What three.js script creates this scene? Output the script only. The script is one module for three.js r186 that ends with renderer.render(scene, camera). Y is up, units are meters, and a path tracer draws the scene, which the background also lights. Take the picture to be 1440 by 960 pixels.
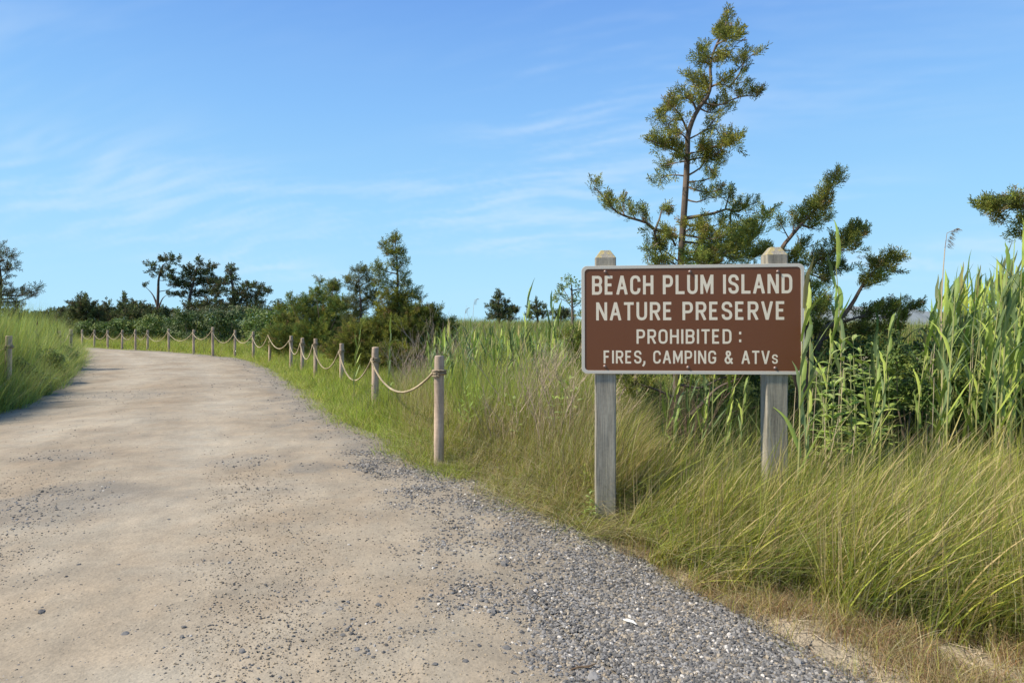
import * as THREE from 'three';
import { mergeGeometries } from 'three/addons/utils/BufferGeometryUtils.js';
import { createNoise2D, createNoise3D } from 'simplex-noise';

// ───────────────────────── camera, sky, sun, exposure ─────────────────────────
const F = 900, H = 1.4, HOR = 455, CX = 720;             // focal length in pixels of a 1440 x 960 picture, eye height, horizon row
const scene = new THREE.Scene();
const camera = new THREE.PerspectiveCamera(2 * Math.atan(480 / F) * 180 / Math.PI, 1.5, 0.05, 6000);
camera.position.set(0, H, 0);
camera.lookAt(0, H, -10);
camera.setViewOffset(1440, 960, 0, 480 - HOR, 1440, 960);
const renderer = new THREE.WebGLRenderer({ antialias: true });
renderer.toneMapping = THREE.LinearToneMapping;
renderer.toneMappingExposure = 1.45;
renderer.shadowMap.enabled = true;

const SUN_AZ = 7 * Math.PI / 180, SUN_EL = 49 * Math.PI / 180;   // from the left, a hair on the camera's side of the sign
const sunDir = new THREE.Vector3(-Math.cos(SUN_AZ) * Math.cos(SUN_EL), Math.sin(SUN_EL), Math.sin(SUN_AZ) * Math.cos(SUN_EL));
const sun = new THREE.DirectionalLight(new THREE.Color(1, 0.91, 0.76), 4.9);
sun.name = 'sun';
sun.position.copy(sunDir).multiplyScalar(80).add(new THREE.Vector3(0, 0, -15));
sun.target.position.set(0, 0, -15);
sun.castShadow = true;
sun.shadow.radius = 7;
sun.shadow.mapSize.set(4096, 4096);
Object.assign(sun.shadow.camera, { left: -40, right: 40, top: 40, bottom: -40, near: 1, far: 200 });
scene.add(sun, sun.target);

// random numbers and noise
function rngOf(seed) { let s = seed | 0; return () => { s = (s + 0x6d2b79f5) | 0; let t = Math.imul(s ^ (s >>> 15), 1 | s); t = (t + Math.imul(t ^ (t >>> 7), 61 | t)) ^ t; return ((t ^ (t >>> 14)) >>> 0) / 4294967296; }; }
const noise = createNoise2D(rngOf(11)), noise3 = createNoise3D(rngOf(12));
const clamp = (x, a = 0, b = 1) => Math.min(b, Math.max(a, x));
const sstep = (a, b, x) => { const t = clamp((x - a) / (b - a)); return t * t * (3 - 2 * t); };
const lerp = (a, b, t) => a + (b - a) * t;
const fbm = (x, y, o = 4) => { let s = 0, a = 0.5; for (let i = 0; i < o; i++) { s += a * noise(x, y); x = x * 2.03 + 7.1; y = y * 2.03 - 3.7; a *= 0.5; } return s; };
const gauss = (r) => (r() + r() + r() + r() - 2) * 0.9;

{ // clear summer sky with thin cirrus
  const W = 2048, R = 1024, data = new Float32Array(W * R * 4);
  const stops = [[0, .47, .78, .97], [4, .42, .735, .968], [10, .335, .65, .955], [18, .245, .515, .915], [27, .165, .37, .81], [45, .115, .28, .69], [90, .09, .23, .6]];
  for (let j = 0; j < R; j++) {
    const el = ((j + .5) / R - .5) * Math.PI, e = Math.max(0, el * 180 / Math.PI);
    let k = 0; while (k < stops.length - 2 && e > stops[k + 1][0]) k++;
    const SKY = 1.06 / 1.45, t = clamp((e - stops[k][0]) / (stops[k + 1][0] - stops[k][0]));
    const base = [1, 2, 3].map((c) => lerp(stops[k][c], stops[k + 1][c], t));
    for (let i = 0; i < W; i++) {
      const az = ((i + .5) / W - .5) * 2 * Math.PI, x = Math.cos(az) * Math.cos(el), y = Math.sin(el), z = Math.sin(az) * Math.cos(el);
      let cl = 0;
      if (y > 0.01) {
        const px = x / (y + .16), pz = z / (y + .16), u = px * 0.9565 + pz * 0.2917, v = pz * 0.9565 - px * 0.2917, warp = fbm(u * .6 + 3, v * .6, 2);
        const streak = fbm(u * .7 + 65.09, v * 3.1 + warp * .9 + 51.482, 4) * .7 + .34 * fbm(u * 3.2 + warp, v * 19 + warp * 2, 4), where = sstep(-.36, .36, fbm(u * .42 + 201.779, v * .5 + 102.964, 2));
        cl = sstep(-.3, .62, streak) * where * sstep(0.02, .1, y) * sstep(.8, .3, y) * .37;
      }
      const o = (j * W + i) * 4;
      data[o] = SKY * lerp(base[0], .74, cl); data[o + 1] = SKY * lerp(base[1], .86, cl); data[o + 2] = SKY * lerp(base[2], .985, cl); data[o + 3] = 1;
    }
  }
  const t = new THREE.DataTexture(data, W, R, THREE.RGBAFormat, THREE.FloatType);
  t.mapping = THREE.EquirectangularReflectionMapping; t.magFilter = THREE.LinearFilter; t.needsUpdate = true;
  scene.background = t; scene.environment = t;
}

// ───────────────────────── helpers ─────────────────────────
const V = (x, y, z) => new THREE.Vector3(x, y, z);
const G = (px, py) => { const d = F * H / (py - HOR); return [(px - CX) / F * d, -d]; };           // a point of the ground [x, z]
const at = (px, py, d) => V((px - CX) / F * d, H - (py - HOR) / F * d, -d);                          // a point at distance d
const gx = (px, d) => (px - CX) / F * d;
const names = new Map();
function numbered(name) { const n = names.get(name) ?? 0; names.set(name, n + 1); return n ? `${name}_${String(n).padStart(3, '0')}` : name; }
function tag(o, label, category, group, kind) { if (label) o.userData.label = label; if (category) o.userData.category = category; if (group) o.userData.group = group; if (kind) o.userData.kind = kind; return o; }
function thing(name, label, category, pos, group) { const o = new THREE.Group(); o.name = numbered(name); scene.add(o); if (pos) o.position.copy(pos); return tag(o, label, category, group); }
function mesh(name, geo, mat, parent = scene) { const o = new THREE.Mesh(geo, mat); o.name = parent === scene ? numbered(name) : name; parent.add(o); return o; }
function inst(name, geo, mat, list, parent = scene) {   // list of {m: Matrix4, c: [r,g,b]}
  const o = new THREE.InstancedMesh(geo, mat, list.length), c = new THREE.Color();
  list.forEach((e, i) => { o.setMatrixAt(i, e.m); if (e.c) o.setColorAt(i, c.setRGB(...e.c)); });
  o.name = parent === scene ? numbered(name) : name; parent.add(o); o.userData.kind = 'stuff'; return o;
}

class MB { // collects triangles
  constructor() { this.p = []; this.c = []; this.uv = []; this.i = []; this.col = [1, 1, 1]; }
  v(x, y, z, u = 0, w = 0) { this.p.push(x, y, z); this.c.push(...this.col); this.uv.push(u, w); return this.p.length / 3 - 1; }
  t(a, b, c) { this.i.push(a, b, c); }
  q(a, b, c, d) { this.i.push(a, b, c, a, c, d); }
  tube(pts, radii, sides = 6, cap = true) {
    const n = pts.length; let prev = null; const T = V(), N = V(), B = V(); let len = 0;
    for (let k = 0; k < n; k++) {
      T.subVectors(pts[Math.min(n - 1, k + 1)], pts[Math.max(0, k - 1)]).normalize();
      N.set(0, 0, 1); if (Math.abs(T.z) > .9) N.set(1, 0, 0);
      B.crossVectors(T, N).normalize(); N.crossVectors(B, T);
      if (k) len += pts[k].distanceTo(pts[k - 1]);
      const r = Array.isArray(radii) ? radii[k] : radii, row = [];
      for (let s = 0; s <= sides; s++) { const a = s / sides * 2 * Math.PI, ca = Math.cos(a) * r, sa = Math.sin(a) * r; row.push(this.v(pts[k].x + N.x * ca + B.x * sa, pts[k].y + N.y * ca + B.y * sa, pts[k].z + N.z * ca + B.z * sa, s / sides * Math.max(.02, r * 6.28), len)); }
      if (prev) for (let s = 0; s < sides; s++) this.q(prev[s], row[s], row[s + 1], prev[s + 1]);
      else if (cap) { const c = this.v(pts[0].x, pts[0].y, pts[0].z); for (let s = 0; s < sides; s++) this.t(c, row[s], row[s + 1]); }
      prev = row;
    }
    if (cap) { const e = pts[n - 1], c = this.v(e.x, e.y, e.z); for (let s = 0; s < sides; s++) this.t(c, prev[s + 1], prev[s]); }
    return this;
  }
  ribbon(pts, widths, side, fold = 0) { // a blade; fold > 0 gives it a keel
    let prev = null; const n = pts.length, T = V(), S = V(), N = V();
    for (let k = 0; k < n; k++) {
      T.subVectors(pts[Math.min(n - 1, k + 1)], pts[Math.max(0, k - 1)]).normalize();
      S.copy(side).addScaledVector(T, -side.dot(T)).normalize(); N.crossVectors(S, T);
      const w = widths[k] / 2, p = pts[k], row = [];
      row.push(this.v(p.x - S.x * w, p.y - S.y * w, p.z - S.z * w, 0, k / n));
      if (fold) row.push(this.v(p.x + N.x * w * fold, p.y + N.y * w * fold, p.z + N.z * w * fold, .5, k / n));
      row.push(this.v(p.x + S.x * w, p.y + S.y * w, p.z + S.z * w, 1, k / n));
      if (prev) for (let s = 0; s < row.length - 1; s++) this.q(prev[s], prev[s + 1], row[s + 1], row[s]);
      prev = row;
    }
    return this;
  }
  geo() {
    const g = new THREE.BufferGeometry();
    g.setAttribute('position', new THREE.Float32BufferAttribute(this.p, 3)); g.setAttribute('color', new THREE.Float32BufferAttribute(this.c, 3)); g.setAttribute('uv', new THREE.Float32BufferAttribute(this.uv, 2));
    g.setIndex(this.i); g.computeVertexNormals(); return g;
  }
  get empty() { return !this.i.length; }
}

// tileable value noise for textures
function tileNoise(seed) {
  const tab = new Float32Array(65536), r = rngOf(seed); for (let i = 0; i < 65536; i++) tab[i] = r();
  return (x, y, px, py = px) => { const xi = Math.floor(x), yi = Math.floor(y), fx = x - xi, fy = y - yi, sx = fx * fx * (3 - 2 * fx), sy = fy * fy * (3 - 2 * fy), f = (a, b) => tab[((((b % py) + py) % py) * 257 + (((a % px) + px) % px) * 7 + ((a % px + px) % px & 3) * 1031) & 65535]; return lerp(lerp(f(xi, yi), f(xi + 1, yi), sx), lerp(f(xi, yi + 1), f(xi + 1, yi + 1), sx), sy); };
}
const toS = (l) => Math.round(255 * clamp(l <= .0031308 ? l * 12.92 : 1.055 * Math.pow(l, 1 / 2.4) - .055));
function dataTex(w, h, fn, srgb = true) { // fn(x, y) -> [r,g,b] linear
  const d = new Uint8Array(w * h * 4);
  for (let y = 0; y < h; y++) for (let x = 0; x < w; x++) { const c = fn(x, y), o = (y * w + x) * 4; for (let k = 0; k < 3; k++) d[o + k] = srgb ? toS(c[k]) : clamp(Math.round(c[k] * 255), 0, 255); d[o + 3] = 255; }
  const t = new THREE.DataTexture(d, w, h); t.wrapS = t.wrapT = THREE.RepeatWrapping; t.magFilter = THREE.LinearFilter; if (srgb) t.colorSpace = THREE.SRGBColorSpace; t.needsUpdate = true; return t;
}

// ───────────────────────── the road's two edges ─────────────────────────
const pxy = (list) => list.map(([a, b]) => G(a, b));
const spline = (pts, n) => { const c = new THREE.CatmullRomCurve3(pts.map(([x, z]) => V(x, 0, z)), false, 'centripetal'); return c.getSpacedPoints(n).map((p) => [p.x, p.z]); };
const edgeR = spline([[7.5, 5], [4.6, 1.4], [2.9, -.6], [1.95, -1.7], ...pxy([[1190, 960], [1090, 907], [1000, 859], [935, 822], [872, 786], [800, 748], [725, 713], [670, 681], [608, 660], [572, 646], [536, 616], [500, 602], [470, 586], [443, 564], [408, 539], [378, 520], [330, 503.5], [270, 497.5], [200, 493], [115, 489.5], [0, 488.5]]), [-39, -37]], 150);
const edgeL = spline([[-4.5, 7], [-5.6, 2], [-6.4, -2], [-7.2, -6], ...pxy([[0, 580], [62, 556], [106, 528], [117, 508], [110, 495], [55, 492.5]]), [-30, -33.6], [-39, -33]], 150);
function signed(poly, x, z) { // distance to the line, positive to its right going away
  let best = 1e9, sg = 1;
  for (let i = 0; i < poly.length - 1; i++) {
    const [ax, az] = poly[i], dx = poly[i + 1][0] - ax, dz = poly[i + 1][1] - az, t = clamp(((x - ax) * dx + (z - az) * dz) / (dx * dx + dz * dz)), qx = x - ax - dx * t, qz = z - az - dz * t, d = qx * qx + qz * qz;
    if (d < best) { best = d; sg = dx * qz - dz * qx > 0 ? 1 : -1; }
  }
  return Math.sqrt(best) * sg;
}
const sdR = (x, z) => signed(edgeR, x, z), sdL = (x, z) => -signed(edgeL, x, z); // positive outside the road
const outside = (x, z) => Math.max(sdR(x, z), sdL(x, z));
const hgt = (x, z) => .03 * noise(x * .18, z * .18) + .012 * noise(x * .7 + 5, z * .7) + .004 * noise(x * 2.3, z * 2.3);
const patches = [[95, 712, 150, 36, 1], [30, 738, 110, 26, .8], [345, 648, 70, 13, .8], [432, 663, 45, 9, .95], [95, 645, 65, 11, .75], [160, 557, 95, 7, .7], [415, 836, 66, 14, .6], [440, 862, 60, 12, .5], [372, 695, 60, 18, .45], [250, 800, 130, 30, .3], [520, 900, 120, 30, .25], [330, 545, 60, 5, .4]].map(([a, b, rx, ry, k]) => { const [x, z] = G(a, b), d = -z; return [x, z, rx / F * d, ry * d * d / (F * H), k]; });
function gravelMask(x, z) {
  const n = fbm(x * 1.1, z * 1.1, 3), sr = sdR(x, z), sl = sdL(x, z), near = sstep(5, 2.6, -z);
  let m = sstep(-.95 - .55 * near, -.25 - .25 * near, sr + n * .7) * (sr < .6 ? 1 : 0);
  m = Math.max(m, .55 * sstep(-.7, -.1, sl + n * .4));
  for (const [cx, cz, rx, rz, k] of patches) { const q = ((x - cx) / rx) ** 2 + ((z - cz) / rz) ** 2; if (q < 2.5) m = Math.max(m, k * sstep(1.35, .3, q + n * .9)); }
  return m;
}

// ───────────────────────── setting: ground, road, water, hills ─────────────────────────
const tn = tileNoise(5);
const sandMap = dataTex(1024, 1024, (x, y) => {
  let g = .80; const u = x / 1024, v = y / 1024;
  g += .13 * (tn(u * 9, v * 9, 9) - .5) + .12 * (tn(u * 40 + 3, v * 40, 40) - .5) + .16 * (tn(u * 170, v * 170 + 9, 170) - .5) + .16 * (tn(u * 512, v * 512, 512) - .5);
  const sp = tn(u * 250 + 31, v * 250 + 17, 250); if (sp > .86) g *= 1 - 3.4 * (sp - .86); if (sp < .08) g *= 1 + 1.5 * (.08 - sp);
  const warm = .05 * (tn(u * 14 + 50, v * 14, 14) - .5);
  return [g * (1 + warm), g, g * (1 - warm)];
});
const sandBump = dataTex(1024, 1024, (x, y) => { const u = x / 1024, v = y / 1024; const g = .25 * tn(u * 14, v * 14, 14) + .3 * tn(u * 60 + 3, v * 60, 60) + .3 * tn(u * 170, v * 170 + 9, 170) + .15 * tn(u * 400, v * 400, 400); return [g, g, g]; }, false);
for (const t of [sandMap, sandBump]) t.repeat.set(.55, .55);
const roadMat = new THREE.MeshStandardMaterial({ name: 'packed_sand', vertexColors: true, map: sandMap, bumpMap: sandBump, bumpScale: .005, roughness: .95 });
const soilMat = new THREE.MeshStandardMaterial({ name: 'soil', vertexColors: true, map: sandMap, bumpMap: sandBump, bumpScale: .03, roughness: 1 });
{
  const b = new MB(), rows = 330, cols = 84; let prev = null;
  const curve = (e) => { const c = new THREE.CatmullRomCurve3(e.map(([x, z]) => V(x, 0, z))); c.arcLengthDivisions = 800; return c; }, cr = curve(edgeR), cl = curve(edgeL);
  const closest = (c, z) => { let lo = 0, hi = 1; for (let k = 0; k < 40; k++) { const m = (lo + hi) / 2; c.getPoint(m).z > z ? lo = m : hi = m; } return c.getPoint(lo); };
  for (let k = 0; k < rows; k++) {
    const t = k / (rows - 1); let R, L;
    if (t < .8) { const z = 5 - (34.5) * Math.pow(t / .8, 1.5); R = closest(cr, z - .0); L = closest(cl, Math.max(z, -30) * .94 + .2); }
    else { const u = (t - .8) / .2, zr = -29.5; const r0 = cr.points.findIndex((p) => p.z < zr), l0 = cl.points.findIndex((p) => p.z < -30 * .94 + .2 + .5); const f = (c, i0) => c.getPoint(lerp(i0 / (c.points.length - 1), 1, u)); R = f(cr, r0); L = f(cl, l0); }
    const row = [];
    for (let j = -1; j <= cols + 1; j++) {
      const s = clamp(j / cols), x = lerp(L.x, R.x, s) + (j < 0 ? -.4 : j > cols ? .4 : 0), z = lerp(L.z, R.z, s);
      const skirt = j < 0 || j > cols, n1 = fbm(x * .35, z * .35, 3), n2 = fbm(x * 1.4 + 9, z * 1.4, 3), gm = gravelMask(x, z);
      const crown = .03 * Math.sin(Math.PI * s), rut = -.014 * (Math.exp(-(((s - .3) / .07) ** 2)) + Math.exp(-(((s - .68) / .07) ** 2)));
      const y = hgt(x, z) + .012 + crown + rut - .02 * gm * sstep(.2, .8, s) * (s < .9 ? 1 : 0) * .4 - (skirt ? .1 : 0);
      const track = Math.exp(-(((s - .3 - .03 * n1) / .075) ** 2)) + Math.exp(-(((s - .66 - .03 * n1) / .075) ** 2));
      let c = [.325, .264, .182].map((q, i) => q * (1 + [.24, .32, .42][i] * n1 + .2 * n2 + [.14, .17, .21][i] * track + .12 * fbm(x * 5, z * 5, 2)));
      const grey = [.225, .195, .15]; c = c.map((q, i) => lerp(q, grey[i] * (1 + .25 * n2), Math.pow(gm, 1.4) * .8));
      b.col = c; row.push(b.v(x, y, z, x, z));
    }
    if (prev) for (let j = 0; j < row.length - 1; j++) b.q(prev[j], prev[j + 1], row[j + 1], row[j]);
    prev = row;
  }
  tag(mesh('road', b.geo(), roadMat), 'pale sandy gravel track curving away to the left', null, null, 'structure');
}
const groundY = (x, z) => { const r = Math.hypot(x, z), o = r < 70 ? outside(x, z) : 9; return hgt(x, z) * sstep(300, 60, r) - .004 - .07 * sstep(.35 + .03 * r, 0, o) + (o > 0 ? .05 * sstep(1.0, 2.4, o) : 0); };
{
  const b = new MB(), radii = [.01]; for (let r = .35; r < 5200; r *= r < 60 ? 1.045 : 1.12) radii.push(r); radii.push(5500);
  let prev = null; const A = 288;
  for (const r of radii) {
    const row = [];
    for (let k = 0; k <= A; k++) {
      const a = k / A * 2 * Math.PI, x = Math.sin(a) * r, z = -Math.cos(a) * r, o = r < 70 ? outside(x, z) : 9, n = fbm(x * .6, z * .6, 3), n2 = fbm(x * 2.1 + 4, z * 2.1, 3);
      const bare = sstep(1.25, .25, o + n * .5 + (x > 1.4 ? -.35 : .2)) ;
      let c = [lerp(.24, .4, bare), lerp(.2, .335, bare), lerp(.11, .24, bare)].map((q) => q * (1 + .25 * n2));
      if (r > 40) { const f = sstep(40, 80, r); c = [lerp(c[0], .13, f), lerp(c[1], .15, f), lerp(c[2], .05, f)]; }
      b.col = c; row.push(b.v(x, groundY(x, z), z, x, z));
    }
    if (prev) for (let k = 0; k < A; k++) b.q(prev[k], prev[k + 1], row[k + 1], row[k]);
    prev = row;
  }
  tag(mesh('ground', b.geo(), soilMat), 'sandy coastal ground under the grass and marsh', null, null, 'structure');
}
{ // open water far off to the right, a low marsh shore and hills behind it
  const b = new MB(), near = 118, far = 330; b.col = [1, 1, 1]; let prev = null;
  for (let k = 0; k <= 40; k++) { const x = lerp(30, 460, k / 40), w = 6 * noise(x * .03, 2); const row = [b.v(x, .02, -near - w, x, 0), b.v(x, .02, -far - 3 * w, x, 1)]; if (prev) b.q(prev[0], row[0], row[1], prev[1]); prev = row; }
  tag(mesh('water', b.geo(), new THREE.MeshPhysicalMaterial({ name: 'bay_water', color: new THREE.Color(.08, .11, .13), roughness: .22, ior: 1.33 })), 'strip of pale bay water beyond the reeds', null, null, 'structure');
  const h = new MB(); prev = null;
  for (let k = 0; k <= 160; k++) {
    const x = lerp(250, 1500, k / 160), top = Math.max(2, (24 + 7 * noise(x * .006, 5) + 3.5 * noise(x * .03, 9) + 1.5 * noise(x * .11, 4)) * sstep(330, 470, x)), row = [];
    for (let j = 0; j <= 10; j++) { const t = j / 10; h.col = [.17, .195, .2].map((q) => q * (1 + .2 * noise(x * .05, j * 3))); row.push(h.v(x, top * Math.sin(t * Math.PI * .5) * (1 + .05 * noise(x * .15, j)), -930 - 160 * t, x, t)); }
    if (prev) for (let j = 0; j < 10; j++) h.q(prev[j], row[j], row[j + 1], prev[j + 1]); prev = row;
  }
  tag(mesh('hills', h.geo(), new THREE.MeshStandardMaterial({ name: 'wooded_hills', vertexColors: true, roughness: 1 })), 'low blue grey wooded hills on the far shore', null, null, 'structure');
}

// ───────────────────────── wood, rope and the sign ─────────────────────────
const wn = tileNoise(21);
function woodTex(cols, cracks) {
  return dataTex(256, 1024, (x, y) => {
    const u = x / 256, v = y / 1024, wob = .05 * wn(u * 4, v * 6, 4, 6);
    const grain = wn((u + wob) * 44, v * 7, 44, 7) * .55 + wn((u + wob) * 110, v * 16 + 5, 110, 16) * .45, broad = wn(u * 5 + 2, v * 4, 5, 4), spot = wn(u * 26, v * 90 + 7, 26, 90);
    let g = .72 + .52 * (grain - .5) + .42 * (broad - .5) + .12 * (spot - .5);
    const cr = wn((u + wob * .6) * 30 + 3, v * 3 + 1, 30, 3); if (cr > 1 - cracks) g *= .45;
    const t = clamp(.5 + (wn(u * 3, v * 5 + 9, 3, 5) - .5) * 1.4);
    return [0, 1, 2].map((k) => clamp(lerp(cols[0][k], cols[1][k], t) * g * 1.35));
  });
}
const greyWood = woodTex([[.27, .245, .195], [.33, .295, .225]], .1), tanWood = woodTex([[.47, .345, .25], [.43, .335, .25]], .05);
const greyWoodMat = new THREE.MeshStandardMaterial({ name: 'weathered_timber', map: greyWood, bumpMap: greyWood, bumpScale: .004, roughness: .9 });
const tanWoodMat = new THREE.MeshStandardMaterial({ name: 'tan_timber', map: tanWood, bumpMap: tanWood, bumpScale: .003, roughness: .9 });
const lichenMat = new THREE.MeshStandardMaterial({ name: 'lichen_timber', roughness: .95, map: dataTex(256, 256, (x, y) => { const u = x / 256, v = y / 256, n = wn(u * 12, v * 12, 12) * .6 + wn(u * 44, v * 44, 44) * .4, m = sstep(.42, .62, n), g = .8 + .5 * (wn(u * 90, v * 90, 90) - .5); return [lerp(.33, .47, m) * g, lerp(.3, .385, m) * g, lerp(.24, .17, m) * g]; }) });

{
  // lettering: single strokes of even width
  const S = {
    A: [.62, 'M-.02 1.1L.5 -.08L1.02 1.1M.2 .68L.8 .68'], B: [.56, 'M0 0L.55 0Q1 0 1 .23Q1 .47 .55 .47L0 .47M.55 .47Q1 .47 1 .74Q1 1 .55 1L0 1M0 -.1L0 1.1'], C: [.56, 'M1 .3L1 .26Q1 0 .5 0Q0 0 0 .3L0 .7Q0 1 .5 1Q1 1 1 .74L1 .7'],
    D: [.56, 'M0 0L.45 0Q1 0 1 .32L1 .68Q1 1 .45 1L0 1Z'], E: [.5, 'M1 0L0 0L0 1L1 1M0 .48L.85 .48'], F: [.48, 'M1 0L0 0L0 1.09M0 .48L.85 .48'], G: [.58, 'M1 .28Q1 0 .5 0Q0 0 0 .3L0 .7Q0 1 .5 1Q1 1 1 .72L1 .56L.55 .56'],
    H: [.57, 'M0 -.1L0 1.1M1 -.1L1 1.1M0 .48L1 .48'], I: [.0, 'M0 -.1L0 1.1'], L: [.47, 'M0 -.1L0 1L1.1 1'], M: [.72, 'M0 1.1L0 -.06L.5 .8L1 -.06L1 1.1'], N: [.6, 'M0 1.1L0 -.06L1 1.06L1 -.1'], O: [.58, 'M.5 0Q1 0 1 .3L1 .7Q1 1 .5 1Q0 1 0 .7L0 .3Q0 0 .5 0Z'],
    P: [.55, 'M0 1.1L0 0L.55 0Q1 0 1 .28Q1 .56 .55 .56L0 .56'], R: [.56, 'M0 1.1L0 0L.55 0Q1 0 1 .26Q1 .53 .55 .53L0 .53M.5 .53L1.02 1.08'], S: [.55, 'M1 .27Q1 0 .5 0Q0 0 0 .25Q0 .42 .5 .48Q1 .56 1 .76Q1 1 .5 1Q0 1 0 .73'], T: [.52, 'M-.1 0L1.1 0M.5 0L.5 1.1'],
    U: [.57, 'M0 -.1L0 .7Q0 1 .5 1Q1 1 1 .7L1 -.1'], V: [.6, 'M-.02 -.1L.5 1.08L1.02 -.1'], '&': [.66, 'M1 1.05L.22 .28Q.1 0 .42 0Q.75 .02 .66 .27L.15 .56Q-.1 .8 .25 1Q.6 1.08 .95 .58'], ':': [.0, 'M0 .12L0 .34M0 .74L0 .96'], ',': [.0, 'M.0 .86L0 1.08L-.12 1.32'],
  };
  const CW = 2048, CH = 1000, cv = document.createElement('canvas'); cv.width = CW; cv.height = CH; const g = cv.getContext('2d');
  g.fillStyle = '#6f3d18'; g.fillRect(0, 0, CW, CH);
  const r = rngOf(4); // weather marks in the paint: faint scratches and specks
  for (let k = 0; k < 2600; k++) { g.fillStyle = r() < .5 ? 'rgba(60,32,14,.10)' : 'rgba(150,95,55,.08)'; const w = 1 + r() * 5; g.fillRect(r() * CW, r() * CH, w, 1 + r() * 3); }
  for (let k = 0; k < 50; k++) { g.strokeStyle = 'rgba(165,115,75,.10)'; g.lineWidth = 1; g.beginPath(); const x = r() * CW, y = r() * CH; g.moveTo(x, y); g.lineTo(x + (r() - .5) * 90, y + (r() - .3) * 60); g.stroke(); }
  function line(text, x0, x1, y0, y1, sw, space) {
    const h = y1 - y0, s = sw * h, gap = .17 * h; let wsum = 0; const items = [];
    for (const ch of text) { if (ch === ' ') { items.push(null); wsum += space * h; continue; } const low = ch === 's', k = low ? .74 : 1, def = S[ch.toUpperCase()], w = (def[0] * h - (def[0] ? s * .55 : 0)) * k; items.push([def, w, k]); wsum += w + s + gap; }
    const fx = (x1 - x0) / (wsum - gap); let x = x0;
    g.strokeStyle = '#eadcc2'; g.lineJoin = 'miter'; g.miterLimit = 9; g.lineCap = 'butt'; g.lineWidth = s;
    for (const it of items) {
      if (!it) { x += space * h * fx; continue; }
      const [def, w, k] = it, hh = h * k, W = w * fx + s * (fx - 1) * .6, X = (a) => x + s / 2 + a * W, Y = (b) => y1 - hh + s / 2 + clampY(b) * (hh - s), clampY = (b) => b;
      const e = s / 2 / (hh - s) / .1; // strokes that run to the full height end there
      const yy = (b) => Y(b < 0 && b > -.11 ? -.1 * e : b > 1 && b < 1.11 ? 1 + .1 * e : b), xx = (a) => X(a < 0 && a >= -.1 && def !== S[','] ? a * (s / 2 / Math.max(1, W) / .1) : a > 1.05 && a <= 1.1 ? 1 + s / 2 / Math.max(1, W) : a);
      g.save(); g.beginPath(); g.rect(0, y1 - hh, CW, def === S[','] ? hh * 2 : hh); g.clip(); g.beginPath(); const tok = def[1].match(/[MLQZ]|-?[\d.]+/g); let i = 0;
      while (i < tok.length) { const c = tok[i++], n = () => parseFloat(tok[i++]); if (c === 'M') g.moveTo(xx(n()), yy(n())); else if (c === 'L') g.lineTo(def === S[','] ? X(0) + n() * h : xx(n()), yy(n())); else if (c === 'Q') g.quadraticCurveTo(xx(n()), yy(n()), xx(n()), yy(n())); else g.closePath(); }
      g.lineWidth = k < 1 ? s * .8 : s; g.stroke();
      g.restore(); x += (w + s + gap) * fx;
    }
  }
  line('BEACH PLUM ISLAND', .047 * CW, .949 * CW, .089 * CH, .266 * CH, .152, .42);
  line('NATURE PRESERVE', .066 * CW, .920 * CW, .337 * CH, .506 * CH, .152, .42);
  line('PROHIBITED :', .252 * CW, .724 * CW, .590 * CH, .724 * CH, .15, .36);
  line('FIRES, CAMPING & ATVs', .100 * CW, .886 * CW, .787 * CH, .908 * CH, .148, .5);
  const tex = new THREE.CanvasTexture(cv); tex.colorSpace = THREE.SRGBColorSpace; tex.magFilter = THREE.LinearFilter;

  // the two posts stand where the photo puts them; the board hangs between
  const dl = 4.42, dr = 4.29, TL = at(818.5, 376, dl), TR = at(1130.5, 371, dr - .02);
  const wide = Math.hypot(TR.x - TL.x, TR.z - TL.z), turn = Math.atan2(-(TR.z - TL.z), TR.x - TL.x), tall = .735, bottomY = at(975, 525, (dl + dr) / 2).y;
  const s = thing('park_sign', 'large brown wooden post sign with cream lettering beside the track', 'sign', V((TL.x + TR.x) / 2, 0, (TL.z + TR.z) / 2)); s.rotation.y = turn;
  const rr = (w, h, r) => { const p = new THREE.Shape(); p.moveTo(-w / 2 + r, -h / 2); p.lineTo(w / 2 - r, -h / 2); p.absarc(w / 2 - r, -h / 2 + r, r, -Math.PI / 2, 0); p.lineTo(w / 2, h / 2 - r); p.absarc(w / 2 - r, h / 2 - r, r, 0, Math.PI / 2); p.lineTo(-w / 2 + r, h / 2); p.absarc(-w / 2 + r, h / 2 - r, r, Math.PI / 2, Math.PI); p.lineTo(-w / 2, -h / 2 + r); p.absarc(-w / 2 + r, -h / 2 + r, r, Math.PI, Math.PI * 1.5); return p; };
  const cy = bottomY + tall / 2, tilt = Math.atan2(at(1130, 371, dr).y - at(819, 376, dl).y, wide) * .35;
  const pg = new THREE.ExtrudeGeometry(rr(wide, tall, .035), { depth: .006, bevelEnabled: false, curveSegments: 8 }); const uv = pg.attributes.uv, pp = pg.attributes.position;
  for (let i = 0; i < uv.count; i++) uv.setXY(i, pp.getX(i) / wide + .5, pp.getY(i) / tall + .5);
  const board = mesh('sign_board', pg, new THREE.MeshPhysicalMaterial({ name: 'sign_paint', map: tex, roughness: .55, clearcoat: .15, clearcoatRoughness: .4 }), s); board.position.set(0, cy, .0); board.rotation.z = tilt;
  const ring = rr(wide + .004, tall + .004, .037), hole = rr(wide - .036, tall - .036, .028); ring.holes.push(new THREE.Path(hole.getPoints(10)));
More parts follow.
